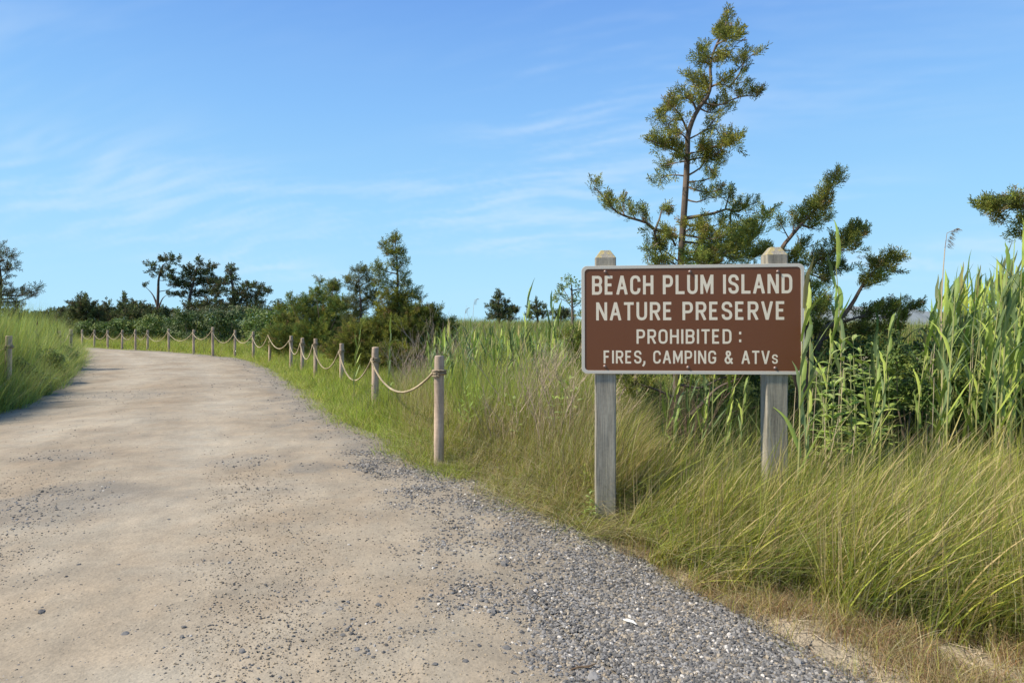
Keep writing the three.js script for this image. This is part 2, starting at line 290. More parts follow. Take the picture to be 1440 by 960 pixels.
  const bm = mesh('sign_border', new THREE.ExtrudeGeometry(ring, { depth: .0085, bevelEnabled: true, bevelSize: .001, bevelThickness: .001, bevelSegments: 1, curveSegments: 8 }), new THREE.MeshStandardMaterial({ name: 'border_paint', color: new THREE.Color(.6, .55, .46), roughness: .55 }), s);
  bm.position.set(0, cy, -.0005); bm.rotation.z = tilt;
  const boltG = new THREE.LatheGeometry([[.0, .0065], [.004, .006], [.0072, .004], [.0095, .0015], [.0105, 0], [.011, -.004]].map(([a, b]) => new THREE.Vector2(Math.max(a, .0001), b)), 12).rotateX(Math.PI / 2), boltM = new THREE.MeshStandardMaterial({ name: 'bolt_head', color: new THREE.Color(.3, .22, .19), roughness: .5, metalness: .5 });
  for (const [u, v] of [[.108, .05], [.495, .06], [.886, .067], [.106, .935], [.486, .942], [.874, .945]]) { const x = (u - .5) * wide, y = (.5 - v) * tall; mesh('bolt', boltG, boltM, s).position.set(x, cy + y + x * tilt, .0075); }
  const w = .142;
  const local = (px, d) => { const p = V(gx(px, d), 0, -d).sub(s.position); return p.applyAxisAngle(V(0, 1, 0), -turn).x; };
  [[851, dl + .08, 353], [1089, dr + .07, 348]].forEach(([px, d, top], k) => {
    const hTop = at(px, top, d).y + (k ? .0 : 0), x = local(px, d), b = new MB(), c = .008, cap = .055, y0 = -.3, y1 = hTop - cap, hw = w / 2;
    const ring8 = (y, q, cc) => [[-q + cc, q], [q - cc, q], [q, q - cc], [q, -q + cc], [q - cc, -q], [-q + cc, -q], [-q, -q + cc], [-q, q - cc]].map(([a, e]) => [a, y, e]);
    const ys = 24; const wob = (y, i) => .0012 * noise(y * 3 + i, i * 2 + k * 9);
    for (let f = 0; f < 8; f++) { let prev = null; for (let j = 0; j <= ys; j++) { const y = lerp(y0, y1, j / ys), R8 = ring8(y, hw + wob(y, f >> 1), c), A = R8[f], B = R8[(f + 1) % 8], u0 = f * .13 + k * .4; const row = [b.v(...A, u0, y), b.v(...B, u0 + (f % 2 ? .012 : .5), y)]; if (prev) b.q(prev[0], prev[1], row[1], row[0]); prev = row; } }
    const post = mesh('post', b.geo(), greyWoodMat, s); post.position.set(x, 0, -w / 2 - .004);
    const m = new MB(), R0 = ring8(y1, hw + .0005, c), R1 = ring8(y1 + cap - .004, hw * .5, .004), R2 = ring8(y1 + cap, hw * .45, .004);
    for (let f = 0; f < 8; f++) for (const [P, Q] of [[R0, R1], [R1, R2]]) { const A = P[f], B = P[(f + 1) % 8], C = Q[(f + 1) % 8], D = Q[f]; m.q(m.v(...A, A[0] * 4, A[2] * 4), m.v(...B, B[0] * 4, B[2] * 4), m.v(...C, C[0] * 4, C[2] * 4), m.v(...D, D[0] * 4, D[2] * 4)); }
    const top4 = m.v(0, y1 + cap + .001, 0); for (let f = 0; f < 8; f++) m.t(top4, m.v(...R2[f], 0, 0), m.v(...R2[(f + 1) % 8], .1, 0));
    mesh('post_cap', m.geo(), lichenMat, post);
  });
}

// ───────────────────────── rope fence ─────────────────────────
const ropeMat = new THREE.MeshStandardMaterial({ name: 'manila_rope', color: new THREE.Color(.5, .41, .27), roughness: .95, map: dataTex(128, 128, (x, y) => { const g = .8 + .45 * (wn(x / 128 * 20, y / 128 * 20, 20) - .5); return [g, g, g * .97]; }) });
const ropeDark = new THREE.MeshStandardMaterial({ name: 'weathered_rope', color: new THREE.Color(.27, .215, .14), roughness: .95 });
function strand(b, path, r, twist, fine) { // three-strand rope, or a plain tube far away
  const n = path.length; if (!fine) return b.tube(path, r, 5);
  for (let s = 0; s < 3; s++) {
    const pts = []; let len = 0; const T = V(), N = V(), B = V();
    for (let k = 0; k < n; k++) { T.subVectors(path[Math.min(n - 1, k + 1)], path[Math.max(0, k - 1)]).normalize(); N.set(0, 0, 1).addScaledVector(T, -T.z).normalize(); B.crossVectors(T, N); if (k) len += path[k].distanceTo(path[k - 1]); const a = len * twist + s * 2.094; pts.push(path[k].clone().addScaledVector(N, Math.cos(a) * r * .5).addScaledVector(B, Math.sin(a) * r * .5)); }
    b.tube(pts, r * .58, 6);
  }
}
const ordinal = ['first', 'second', 'third', 'fourth', 'fifth', 'sixth', 'seventh', 'eighth', 'ninth', 'tenth', 'eleventh', 'twelfth', 'thirteenth', 'fourteenth', 'fifteenth', 'sixteenth', 'seventeenth', 'eighteenth'];
function ropePost(px, topY, d, rad, label, group, seed, tieDrop = .165) {
  const r = rngOf(seed), h = at(px, topY, d).y, pos = V(gx(px, d), groundY(gx(px, d), -d) - .02, -d), hh = h - pos.y, t = thing('rope_post', label, 'fence post', pos, group);
  const fine = d < 13, sides = fine ? 20 : 9, prof = [], ys = fine ? 12 : 3;
  const b = new MB(), pts = [], rr = []; for (let k = 0; k <= ys; k++) { const y = lerp(-.25, hh - .012, k / ys); pts.push(V(.003 * noise(y * 2, seed), y, .003 * noise(y * 2 + 9, seed))); rr.push(rad * (1.03 - .06 * k / ys + .02 * noise(y * 4, seed + 3))); }
  pts.push(V(0, hh - .004, 0), V(0, hh, 0)); rr.push(rad * .93, rad * .8); b.tube(pts, rr, sides); mesh('post', b.geo(), tanWoodMat, t);
  const c = new MB(), n = fine ? 60 : 14, turns = 2.6, y0 = hh - tieDrop, path = []; for (let k = 0; k <= n; k++) { const a = k / n * turns * 2 * Math.PI + 2.6; path.push(V(Math.cos(a) * (rad + .011), y0 - .03 + .062 * k / n + .006 * Math.sin(a), Math.sin(a) * (rad + .011))); }
  strand(c, path, .013, 90, d < 9); mesh('rope_coil', c.geo(), ropeDark, t);
  t.rotation.set((r() - .5) * .03, r() * 6, (r() - .5) * .03);
  return V(pos.x, pos.y + y0, pos.z);
}
const postList = [[617, 500, 6.15], [527, 488, 10.0], [480, 483, 13.6], [443, 476, 16.0], [425, 475, 17.8], [409, 472, 19.2], [379, 465, 22.6], [356, 466, 25.2], [330, 464, 27.2], [299, 460, 27.8], [272, 463.5, 30], [237, 462, 32.4], [207, 464, 33.6], [190, 463, 33.8], [171, 464, 35], [151, 464, 36], [132, 463.5, 37], [115, 463.5, 38]];
const ties = postList.map(([px, ty, d], i) => ropePost(px, ty, d, i === 1 ? .054 : .049 + .004 * (i > 8), i === 0 ? 'nearest round tan fence post left of the sign with dark rope coil' : `round tan fence post, ${ordinal[i]} of the right hand rope fence from the sign`, 'posts of the rope fence right of the track', 60 + i, [.165, .2, .17][i] ?? .15));
function ropeSpan(a, b, sag, label, group, fine, ra = .05) {
  const out = V().subVectors(b, a).setY(0).normalize(), side = V(-out.z, 0, out.x).multiplyScalar(-(ra + .012) * (out.z < 0 ? 1 : -1)), A = a.clone().add(side), B = b.clone().add(side), n = fine ? 140 : 24, path = [];
  for (let k = 0; k <= n; k++) { const t = k / n; path.push(V(lerp(A.x, B.x, t), lerp(A.y, B.y, t) - sag * 4 * t * (1 - t), lerp(A.z, B.z, t))); }
  const m = new MB(); strand(m, path, fine ? .0135 : .0155, 70, fine); const o = mesh('rope', m.geo(), ropeMat); tag(o, label, 'rope', group);
}
const sagPx = [50, 48, 40, 30, 24, 21, 24, 17, 21, 15, 17, 18, 14, 14, 13, 13, 13];
for (let i = 0; i < ties.length - 1; i++) ropeSpan(ties[i], ties[i + 1], sagPx[i] * .72 / F * (postList[i][2] + postList[i + 1][2]) / 2, `tan rope sagging between the ${ordinal[i]} and ${ordinal[i + 1]} fence posts counted from the sign`, 'ropes of the fence right of the track', i < 3);
const leftTies = [[10, 472, 11.3, 'round fence post with rope tie standing in grass at left edge'], [83.5, 465, 21, 'fence post half buried in tall grass where left bank ends'], [98.5, 463, 23.5, 'last fence post at the tip of the left grass bank']].map(([px, ty, d, label], i) => ropePost(px, ty, d, .052, label, 'posts of the rope fence left of the track', 90 + i, .2));
ropeSpan(leftTies[1], leftTies[2], .22, 'rope sagging between the two posts in the tip of the left bank', 'ropes of the fence left of the track', false);
ropeSpan(leftTies[0], V(leftTies[0].x - 2.2, leftTies[0].y - .1, leftTies[0].z + 1.6), .4, 'rope running out of the picture from the leftmost fence post', 'ropes of the fence left of the track', true);

// ───────────────────────── leaves, grass and plants ─────────────────────────
const leafy = (name, tr = .35, rough = .7) => new THREE.MeshPhysicalMaterial({ name, vertexColors: true, roughness: rough, transmission: tr, thickness: 0, side: THREE.DoubleSide, specularIntensity: .35 });
const grassMat = leafy('grass_blade', .6, .75), needleMat = leafy('juniper_scale_leaf', .3, .8), broadMat = leafy('broad_leaf', .45, .55), reedMat = leafy('reed_leaf', .45, .5);
const barkMat = new THREE.MeshStandardMaterial({ name: 'grey_bark', vertexColors: true, roughness: 1, map: woodTex([[.62, .55, .48], [.5, .45, .4]], .16), bumpScale: .006 }); barkMat.bumpMap = barkMat.map;
const pick = (list, r) => { let s = 0; for (const l of list) s += l[3] ?? 1; let t = r() * s; for (const l of list) { t -= l[3] ?? 1; if (t <= 0) return l; } return list[0]; };
function tuftGeo(seed, o) {
  const r = rngOf(seed), b = new MB();
  for (let k = 0; k < o.n; k++) {
    const c = pick(o.cols, r), v = .5 + r() * .95; b.col = [c[0] * v, c[1] * v, c[2] * v];
    const a = r() * 6.283, q = Math.sqrt(r()) * o.spread, h = lerp(o.h[0], o.h[1], Math.pow(r(), .8)), da = r() * 6.283, bend = (o.bend ?? .3) * (.3 + r() * 1.2), lean = (o.lean ?? 0) * (.5 + r()), tilt = (o.tilt ?? .12) * gauss(r), tz = (o.tilt ?? .12) * gauss(r), n = o.segs ?? 5, pts = [], ws = [];
    const dx = Math.cos(da), dz = Math.sin(da);
    for (let s = 0; s <= n; s++) { const t = s / n, up = t * (1 - .22 * (bend + lean) * t); pts.push(V(Math.cos(a) * q + h * (dx * bend * t * t + tilt * t + lean * Math.pow(t, 1.6)), h * up - (bend > .45 ? .25 * h * bend * t * t * t : 0), Math.sin(a) * q + h * (dz * bend * t * t + tz * t))); ws.push(o.w * (.7 + .6 * r() * .3) * Math.max(.06, s === n ? .06 : 1 - Math.pow(t, 2.2))); }
    b.ribbon(pts, ws, V(Math.cos(da + 1.57 + gauss(r) * .6), 0, Math.sin(da + 1.57)), 0);
    if (o.seed && r() < o.seed) { const e = pts[n], d = V().subVectors(e, pts[n - 1]).normalize(); b.col = [.42 * v, .34 * v, .2 * v]; b.tube([e, e.clone().addScaledVector(d, .03), e.clone().addScaledVector(d, .09)], [.002, .005, .0005], 4); }
  }
  return b.geo();
}
const TM = new THREE.Matrix4(), TQ = new THREE.Quaternion(), TP = V(), TS = V();
function placed(x, y, z, rot, s, sy = s) { return new THREE.Matrix4().compose(TP.set(x, y, z), TQ.setFromAxisAngle(V(0, 1, 0), rot), TS.set(s, sy, s)); }
function field(name, label, category, geos, mat, entries, seed) { // uncountable ground cover
  const g = tag(thing(name, label, category), null, null, null, 'stuff'), r = rngOf(seed), sets = geos.map(() => []);
  for (const e of entries) sets[Math.floor(r() * geos.length)].push(e);
  sets.forEach((l, i) => l.length && inst('tuft', geos[i], mat, l, g));
  return g;
}
// scatter(count, near, far, px range, accept): evenly over the picture; extra margin for a step to the side
function scatter(n, seed, d1, d2, p1, p2, fn, pow = 1) {
  const r = rngOf(seed), out = [];
  for (let k = 0; k < n; k++) {
    const d = pow === 1 ? d1 * Math.pow(d2 / d1, r()) : Math.sqrt(lerp(d1 * d1, d2 * d2, r())), px = lerp(p1, p2, r()), x = gx(px, d), z = -d, e = fn(x, z, d, px, r);
    if (e) out.push(e);
  }
  return out;
}
const GREEN = [.32, .40, .075], YGREEN = [.46, .48, .085], OLIVE = [.38, .35, .11], STRAW = [.56, .45, .23], PALE = [.68, .6, .36], RUST = [.42, .26, .14], DEEP = [.17, .24, .055], BLUEG = [.3, .37, .13];
const tint = (r, a = .25) => { const v = 1 - a / 2 + r() * a, w = (r() - .5) * .12; return [v * (1 + w), v, v * (1 - w)]; };

// A. tall fine grass in front of the sign, combed to the right by the wind
{
  const geos = [1, 2, 3, 4, 5, 6].map((k) => tuftGeo(100 + k, { n: k > 4 ? 18 : 36, h: k > 4 ? [.3, .8] : [.2, .6], w: k > 4 ? .0075 : .005, spread: .07, bend: .4, lean: .36, tilt: .16, segs: 6, cols: [[...GREEN, 3], [...YGREEN, 4], [...OLIVE, 2], [...STRAW, 2.0], [...PALE, .6]] }));
  field('tall_grass', 'tall fine green grass leaning right around the sign posts', 'grass', geos, grassMat, scatter(7200, 1, 2.2, 7.2, 845, 1700, (x, z, d, px, r) => {
    const o = sdR(x, z), n = fbm(x * 1.3, z * 1.3, 2); if (o < .2 + .3 * n + .62 * sstep(3.8, 2.6, d)) return null; if (d < 3 && r() < .35) return null;
    if (d > (px > 1100 ? 4.7 : 5.1) && px > 870) return null;
    if (Math.hypot(x - gx(851, 4.5), z + 4.42) < .19 || Math.hypot(x - gx(1089, 4.37), z + 4.37) < .085) return null;
    const edge = sstep(.15, .8, o); return { m: placed(x, groundY(x, z) - .01, z, (r() - .5) * 2.4, .8 + .45 * r(), (.42 + .62 * edge) * (.72 + .5 * r()) * (1 + .3 * fbm(x * 2.6, z * 2.6, 2))), c: tint(r, .4) };
  }), 7);
}
// B. dry brush grass between the rope fence and the sign
{
  const geos = [1, 2, 3, 4].map((k) => tuftGeo(120 + k, { n: 32, h: [.28, .62], w: .005, spread: .09, bend: .5, lean: .42, tilt: .24, segs: 6, cols: [[...OLIVE, 3], [...STRAW, 2.4], [...GREEN, 3], [...YGREEN, 2], [...PALE, 1.6], [.38, .3, .18, 1.5]] }));
  field('dry_grass', 'dry straw coloured grass swept right between the rope fence and sign', 'grass', geos, grassMat, scatter(4600, 2, 4.2, 11, 560, 870, (x, z, d, px, r) => {
    const o = sdR(x, z), n = fbm(x * 1.3, z * 1.3, 2); if (o < -.02 + .2 * n) return null; if (Math.hypot(x - gx(617, 6.15), z + 6.15) < .12 || Math.hypot(x - gx(851, 4.5), z + 4.42) < .19) return null;
    const e = sstep(.05, .8, o); return { m: placed(x, groundY(x, z) - .01, z, (r() - .5) * 2.2, .9 + .5 * r(), (.42 + .95 * e) * (.75 + .5 * r())), c: tint(r, .4) };
  }), 8);
}
// C. bright low grass along the fence and the road's right edge
{
  const geos = [1, 2, 3].map((k) => tuftGeo(140 + k, { n: 30, h: [.12, .34], w: .006, spread: .1, bend: .4, lean: .1, tilt: .25, segs: 4, cols: [[.38, .5, .06, 4], [...YGREEN, 3], [...GREEN, 2], [...STRAW, .7]] }));
  field('verge_grass', 'bright low grass along the foot of the rope fence', 'grass', geos, grassMat, scatter(15000, 3, 5.6, 44, 60, 660, (x, z, d, px, r) => {
    const o = sdR(x, z), n = fbm(x * .9, z * .9, 2); if (o < -.1 + .22 * n || o > 3.2) return null;
    const s = (.75 + .5 * r()) * (1 + d * .035); return { m: placed(x, groundY(x, z) - .01, z, r() * 6.28, s, s * (.55 + .75 * sstep(0, 1.1, o)) * (1 - .012 * d) * (1 + .5 * n)), c: tint(r, .35) };
  }), 9);
}
// D. tall green meadow behind the fence, thinning into marsh
{
  const geos = [1, 2, 3, 4].map((k) => tuftGeo(160 + k, { n: 26, h: [.4, .9], w: .008, spread: .12, bend: .25, lean: .14, tilt: .16, segs: 5, cols: [[...GREEN, 3], [...YGREEN, 4], [...BLUEG, 2], [...STRAW, 1.6], [...OLIVE, 2]] }));
  field('meadow_grass', 'tall green marsh grass behind the rope fence', 'grass', geos, grassMat, scatter(9000, 4, 6.6, 42, 60, 1000, (x, z, d, px, r) => {
    const o = sdR(x, z); if (o < (px < 600 ? 1.5 : 1.1)) return null; if (px > 850 && d < 8) return null;
    const s = (.8 + .5 * r()) * (1 + d * .03); return { m: placed(x, groundY(x, z) - .02, z, (r() - .5) * 3, s, s * (.75 + .4 * r()) * (px < 620 ? .34 : d > 14 ? .55 : .78)), c: tint(r, .35) };
  }), 10);
}
{
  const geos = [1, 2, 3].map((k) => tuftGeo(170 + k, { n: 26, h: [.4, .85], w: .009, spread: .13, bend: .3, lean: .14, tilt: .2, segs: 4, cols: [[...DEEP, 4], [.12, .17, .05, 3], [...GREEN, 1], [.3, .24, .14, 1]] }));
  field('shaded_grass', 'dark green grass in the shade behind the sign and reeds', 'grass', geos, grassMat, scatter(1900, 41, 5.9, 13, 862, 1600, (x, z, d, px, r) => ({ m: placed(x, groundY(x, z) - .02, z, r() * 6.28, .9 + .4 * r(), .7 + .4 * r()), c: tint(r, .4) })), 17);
}
{
  const geos = [1, 2, 3].map((k) => tuftGeo(190 + k, { n: 22, h: [.45, 1.0], w: .0085, spread: .1, bend: .22, lean: .1, tilt: .2, segs: 5, cols: [[...YGREEN, 4], [.4, .52, .08, 4], [...GREEN, 2], [...STRAW, .8]] }));
  field('willowy_grass', 'bright green willowy grass beyond the nearest rope post', 'grass', geos, grassMat, scatter(900, 42, 6.2, 9.5, 612, 850, (x, z, d, px, r) => { const n = fbm(x * 1.1 + 2, z * 1.1, 2); if (sdR(x, z) < .75 || n < (px > 740 ? .12 : -.15)) return null; return { m: placed(x, groundY(x, z) - .02, z, r() * 6.28, .9 + .4 * r(), .8 + .35 * r()), c: tint(r, .35) }; }), 18);
}
// E. the far reed marsh
{
  const geos = [1, 2, 3].map((k) => tuftGeo(180 + k, { n: 26, h: [1.0, 1.9], w: .03, spread: .4, bend: .16, lean: .08, tilt: .1, segs: 4, cols: [[...GREEN, 3], [.2, .26, .07, 3], [...OLIVE, 2], [...STRAW, .7]] }));
  field('reed_marsh', 'far green reed marsh along the horizon', 'reeds', geos, grassMat, scatter(5200, 5, 34, 130, -80, 1520, (x, z, d, px, r) => {
    if (outside(x, z) < 3 || (px < 640 && d < 44)) return null; if (px > 1120 && d > 55) return null; const s = (.85 + .35 * r()) * (1 + (d - 34) * .006); return { m: placed(x, -.05, z, r() * 6.28, s * 1.3, s * .93), c: tint(r, .35) };
  }), 11);
}
// F. left bank
{
  const geos = [1, 2, 3, 4].map((k) => tuftGeo(200 + k, { n: 36, h: [.5, 1.3], w: .0075, spread: .2, bend: .28, lean: .06, tilt: .2, segs: 5, cols: [[...GREEN, 4], [.28, .38, .11, 4], [...YGREEN, 3], [...DEEP, 1], [...STRAW, .9]] }));
  field('bank_grass', 'tall green grass on the bank left of the track', 'grass', geos, grassMat, scatter(6500, 6, 8.4, 34, -330, 125, (x, z, d, px, r) => {
    const o = sdL(x, z), n = fbm(x * .6, z * .6, 2); if (o < .12 + .2 * n) return null;
    const e = sstep(-.15, 1.25, o), s = (.8 + .5 * r()) * (1 + d * .012); return { m: placed(x, groundY(x, z) - .02, z, r() * 6.28, s, s * (.26 + .95 * e) * (.8 + .4 * r() + .5 * n) * lerp(1.2, .78, sstep(10, 17, d))), c: tint(r, .55) };
  }), 12);
}
// G. short dry stubble and litter on the sandy verge
{
  const geos = [1, 2, 3].map((k) => tuftGeo(220 + k, { n: 26, h: [.05, .19], w: .0028, spread: .09, bend: .7, lean: .25, tilt: .5, segs: 4, cols: [[...RUST, 3], [...STRAW, 3], [...PALE, 1], [...OLIVE, 1.6], [...YGREEN, 1]] }));
  field('dry_stubble', 'short rusty dry grass at the edge of the gravel', 'grass', geos, grassMat, scatter(5200, 7, 2.2, 7.5, 640, 1650, (x, z, d, px, r) => {
    const o = sdR(x, z), n = fbm(x * 1.6 + 4, z * 1.6, 2); if (o < .0 + .12 * n || o > .95) return null; if (n < -.12 && d < 3.6 && o < .8) return null; return { m: placed(x, groundY(x, z) - .004, z, r() * 6.28, .6 + .7 * r()), c: tint(r, .4) };
  }), 13);
  const straw = new MB(), rr = rngOf(3); straw.col = [1, 1, 1]; straw.ribbon([V(-.05, .002, 0), V(0, .006, .006), V(.05, .001, 0)], [.002, .0032, .0012], V(0, 0, 1));
  inst('dry_litter', straw.geo(), new THREE.MeshStandardMaterial({ name: 'dead_straw', vertexColors: true, roughness: 1, side: THREE.DoubleSide }), scatter(9000, 8, 2.1, 6.5, 640, 1650, (x, z, d, px, r) => {
    const o = sdR(x, z); if (o < -.03 || o > 1.3) return null; const dark = r() < .35, v = dark ? .12 + .1 * r() : .35 + .25 * r(); return { m: placed(x, groundY(x, z) + .003 + .012 * r(), z, r() * 6.28, .3 + 1.1 * r()).multiply(TM.makeRotationX((r() - .5) * .6)), c: [v, v * .82, v * .58] };
  }));
  tag(scene.getObjectByName('dry_litter'), 'dead straw and dark plant litter on the pale sand verge', 'plant litter', null, 'stuff');
}

// ── crushed stone ──
{
  const rock = (seed, det = 0) => { const r = rngOf(seed), g = new THREE.IcosahedronGeometry(.5, det), p = g.attributes.position, f = [.7 + r() * .6, .45 + r() * .3, .7 + r() * .6], seen = new Map(); for (let i = 0; i < p.count; i++) { const k = [p.getX(i), p.getY(i), p.getZ(i)].map((q) => q.toFixed(3)).join(); if (!seen.has(k)) seen.set(k, .72 + r() * .5); const s = seen.get(k); p.setXYZ(i, p.getX(i) * s * f[0], p.getY(i) * s * f[1], p.getZ(i) * s * f[2]); } g.computeVertexNormals(); return g; };
  const stoneMat = new THREE.MeshStandardMaterial({ name: 'crushed_stone', roughness: .85, flatShading: true });
  const roadY = (x, z) => { // height of the road sheet at a point
    const l = sdL(x, z), r = sdR(x, z), s = clamp(-l / Math.max(.1, -l - r)), crown = .03 * Math.sin(Math.PI * s), rut = -.014 * (Math.exp(-(((s - .3) / .07) ** 2)) + Math.exp(-(((s - .68) / .07) ** 2)));
    return r > 0 ? Math.max(groundY(x, z), hgt(x, z) + .012 - .25 * r) : hgt(x, z) + .012 + crown + rut - .008 * gravelMask(x, z) * sstep(.2, .8, s) * (s < .9 ? 1 : 0);
  };
  const col = (r) => { const t = r(); if (t < .028) return [.5, .46, .4]; if (t < .13) return [.31, .26, .19]; const v = .06 + .19 * Math.pow(r(), 1.3); return [v * 1.07, v * 1.01, v * .92]; };
  const rot = new THREE.Euler(), mk = (x, y, z, s, r) => new THREE.Matrix4().compose(TP.set(x, y, z), TQ.setFromEuler(rot.set((r() - .5) * .9, r() * 6.28, (r() - .5) * .9)), TS.set(s, s, s));
  const gravelAt = (x, z, d, px, r) => {
    const o = sdR(x, z), l = sdL(x, z); if (o > .42 || l > .2) return null; const ragged = .2 + .25 * fbm(x * 2.2, z * 2.2, 2), m = gravelMask(x, z - 0) * (o > 0 ? 1 - sstep(ragged - .12, ragged + .12, o) : 1); if (r() > m * m * (.8 + .5 * fbm(x * 3.3, z * 3.3, 2))) return null;
    const s = (.0042 + .021 * Math.pow(r(), 3.4)) * (1 + .05 * Math.max(0, d - 4)); return { m: mk(x, roadY(x, z) + s * .1, z, s, r), c: col(r) };
  };
  const grav = [...scatter(150000, 20, 2.1, 30, -80, 1560, gravelAt), ...scatter(260000, 23, 2.1, 7, 470, 1330, gravelAt)];
  const looseAt = (x, z, d, px, r) => {
    const o = sdR(x, z), l = sdL(x, z); if (o > 0 || l > 0) return null; const n = fbm(x * .8 + 3, z * .8, 3); if (r() > .24 + .16 * sstep(-.1, .5, n)) return null;
    const s = (.0035 + .011 * Math.pow(r(), 3.5)) * (1 + .045 * Math.max(0, d - 3)), dk = r(); return { m: mk(x, roadY(x, z) + s * .12, z, s, r), c: dk < .45 ? col(r).map((q) => q * .75) : [.3, .24, .16] };
  }, loose = [...scatter(60000, 21, 2.2, 26, -80, 1300, looseAt), ...scatter(90000, 24, 2.2, 6, -60, 1000, looseAt)];
  const g = tag(thing('gravel', 'grey crushed stone gravel along the track edge and in worn patches', 'gravel'), null, null, null, 'stuff'), rs = [1, 2, 3, 4, 5].map((k) => rock(k * 7));
  const sets = rs.map(() => []); grav.forEach((e, i) => sets[i % 5].push(e)); sets.forEach((l, i) => inst('stones', rs[i], stoneMat, l, g));
  const g2 = tag(thing('loose_grit', 'small dark grit scattered over the packed sand of the track', 'grit'), null, null, null, 'stuff'), s2 = rs.map(() => []); loose.forEach((e, i) => s2[i % 5].push(e)); s2.forEach((l, i) => inst('stones', rs[i], stoneMat, l, g2));
  // single stones large enough to point at
  const big = [1, 2, 3].map((k) => rock(90 + k, 1)); const rb = rngOf(44);
  for (const [px, py, s, v] of [[258, 893, 10, .1], [58, 878, 11, .09], [531, 862, 9, .1], [176, 906, 10, .14], [255, 909, 8, .11], [110, 805, 7, .1], [340, 928, 9, .13], [502, 925, 8, .18], [425, 912, 7, .1], [237, 738, 6, .1], [534, 849, 8, .12], [482, 905, 7, .1], [748, 840, 13, .1], [713, 796, 11, .11], [708, 801, 10, .13], [693, 868, 10, .12], [677, 852, 8, .1], [712, 917, 10, .12], [812, 936, 12, .17], [835, 956, 17, .22], [760, 922, 13, .16], [655, 940, 8, .1], [611, 946, 8, .1], [674, 917, 7, .1], [610, 752, 6, .1], [1010, 852, 12, .17], [1122, 932, 14, .2]]) {
    const [x, z] = G(px, py), sz = s / F * -z * .85, m = new THREE.MeshStandardMaterial({ name: 'dark_stone', roughness: .85, flatShading: true, color: new THREE.Color(v * 1.05, v, v * .93) }), o = mesh('stone', big[Math.floor(rb() * 3)], m);
    o.position.set(x, roadY(x, z) + sz * .14, z); o.scale.set(sz, sz * .8, sz * (.8 + .4 * rb())); o.rotation.set(rb() * .5, rb() * 6, rb() * .5);
    tag(o, px < 640 ? 'dark angular stone lying loose on the packed sand of the track' : 'dark angular stone larger than the gravel around it at the track edge', 'stone', px < 640 ? 'loose stones on the sand' : 'larger stones in the edge gravel');
  }
  { const [x, z] = G(886, 878), b = new MB(); b.tube([V(-.034, .006, 0), V(-.012, .009, .002), V(.015, .009, -.002), V(.036, .005, .001)], [.004, .0085, .0075, .003], 7); const o = mesh('shell_fragment', b.geo(), new THREE.MeshStandardMaterial({ name: 'bleached_shell', color: new THREE.Color(.68, .65, .58), roughness: .7 })); o.position.set(x, roadY(x, z) + .006, z); o.rotation.y = -.7; tag(o, 'long white shell fragment lying on the edge gravel', 'shell'); }
  { const [x, z] = G(820, 943), b = new MB(); b.col = [.16, .12, .08]; b.tube([V(-.05, .004, .012), V(-.02, .01, .004), V(.02, .008, -.004), V(.055, .012, -.018)], [.003, .0042, .004, .002], 6); b.tube([V(.0, .009, 0), V(.025, .012, .014)], [.003, .0015], 5); const o = mesh('twig', b.geo(), barkMat); o.position.set(x, roadY(x, z) + .004, z); tag(o, 'short dark forked twig on the gravel near the bottom edge', 'twig'); }
  { const [x, z] = G(808, 738), b = new MB(); b.col = [.2, .13, .085]; const p = []; for (let k = 0; k <= 8; k++) p.push(V(-.2 + k * .05, .02 + .012 * Math.sin(k * 1.3), .015 * Math.sin(k * .9))); b.tube(p, [.008, .014, .016, .017, .017, .016, .014, .012, .006], 8); const o = mesh('fallen_branch', b.geo(), barkMat); o.position.set(x, groundY(x, z) + .01, z); o.rotation.y = -.5; tag(o, 'short rotten brown branch lying under the grass by the left sign post', 'branch'); }
}

// ── junipers, pines and bushes ──
function sprayGeo(seed, sprigs = 15, per = 5, len = .02, wid = .0042, R = .075) { // a feathery juniper spray along +y: a twig, side sprigs, scale leaves on each
  const r = rngOf(seed), b = new MB();
  for (let k = 0; k < sprigs; k++) {
    const t = (k + .5) / sprigs, a = k * 2.4 + gauss(r) * .6, open = .5 + .5 * r(), L = R * (1.05 - .75 * t) * (.6 + .6 * r()), o = V(gauss(r) * .006, (t - .3) * R * 1.9, gauss(r) * .006), dir = V(Math.cos(a) * Math.sin(open), Math.cos(open), Math.sin(a) * Math.sin(open)), v0 = .6 + r() * .75, w = (r() - .5) * .3;
    for (let q = 0; q < per; q++) {
      const v = v0 * (.8 + .4 * r()); b.col = [v * (1 + w), v, v * (1 - w * .6)];
      const p = o.clone().addScaledVector(dir, L * (q + .2) / per), d2 = dir.clone().add(V(gauss(r) * .45, gauss(r) * .45, gauss(r) * .45)).normalize(), side = V(gauss(r), gauss(r), gauss(r)).cross(d2).normalize(), l = len * (.7 + .7 * r()), W = wid * (.7 + .7 * r()), m = p.clone().addScaledVector(d2, l * .45), e = p.clone().addScaledVector(d2, l);
      b.q(b.v(p.x, p.y, p.z), b.v(m.x + side.x * W, m.y + side.y * W, m.z + side.z * W), b.v(e.x, e.y, e.z), b.v(m.x - side.x * W, m.y - side.y * W, m.z - side.z * W));
    }
  }
  return b.geo();
}
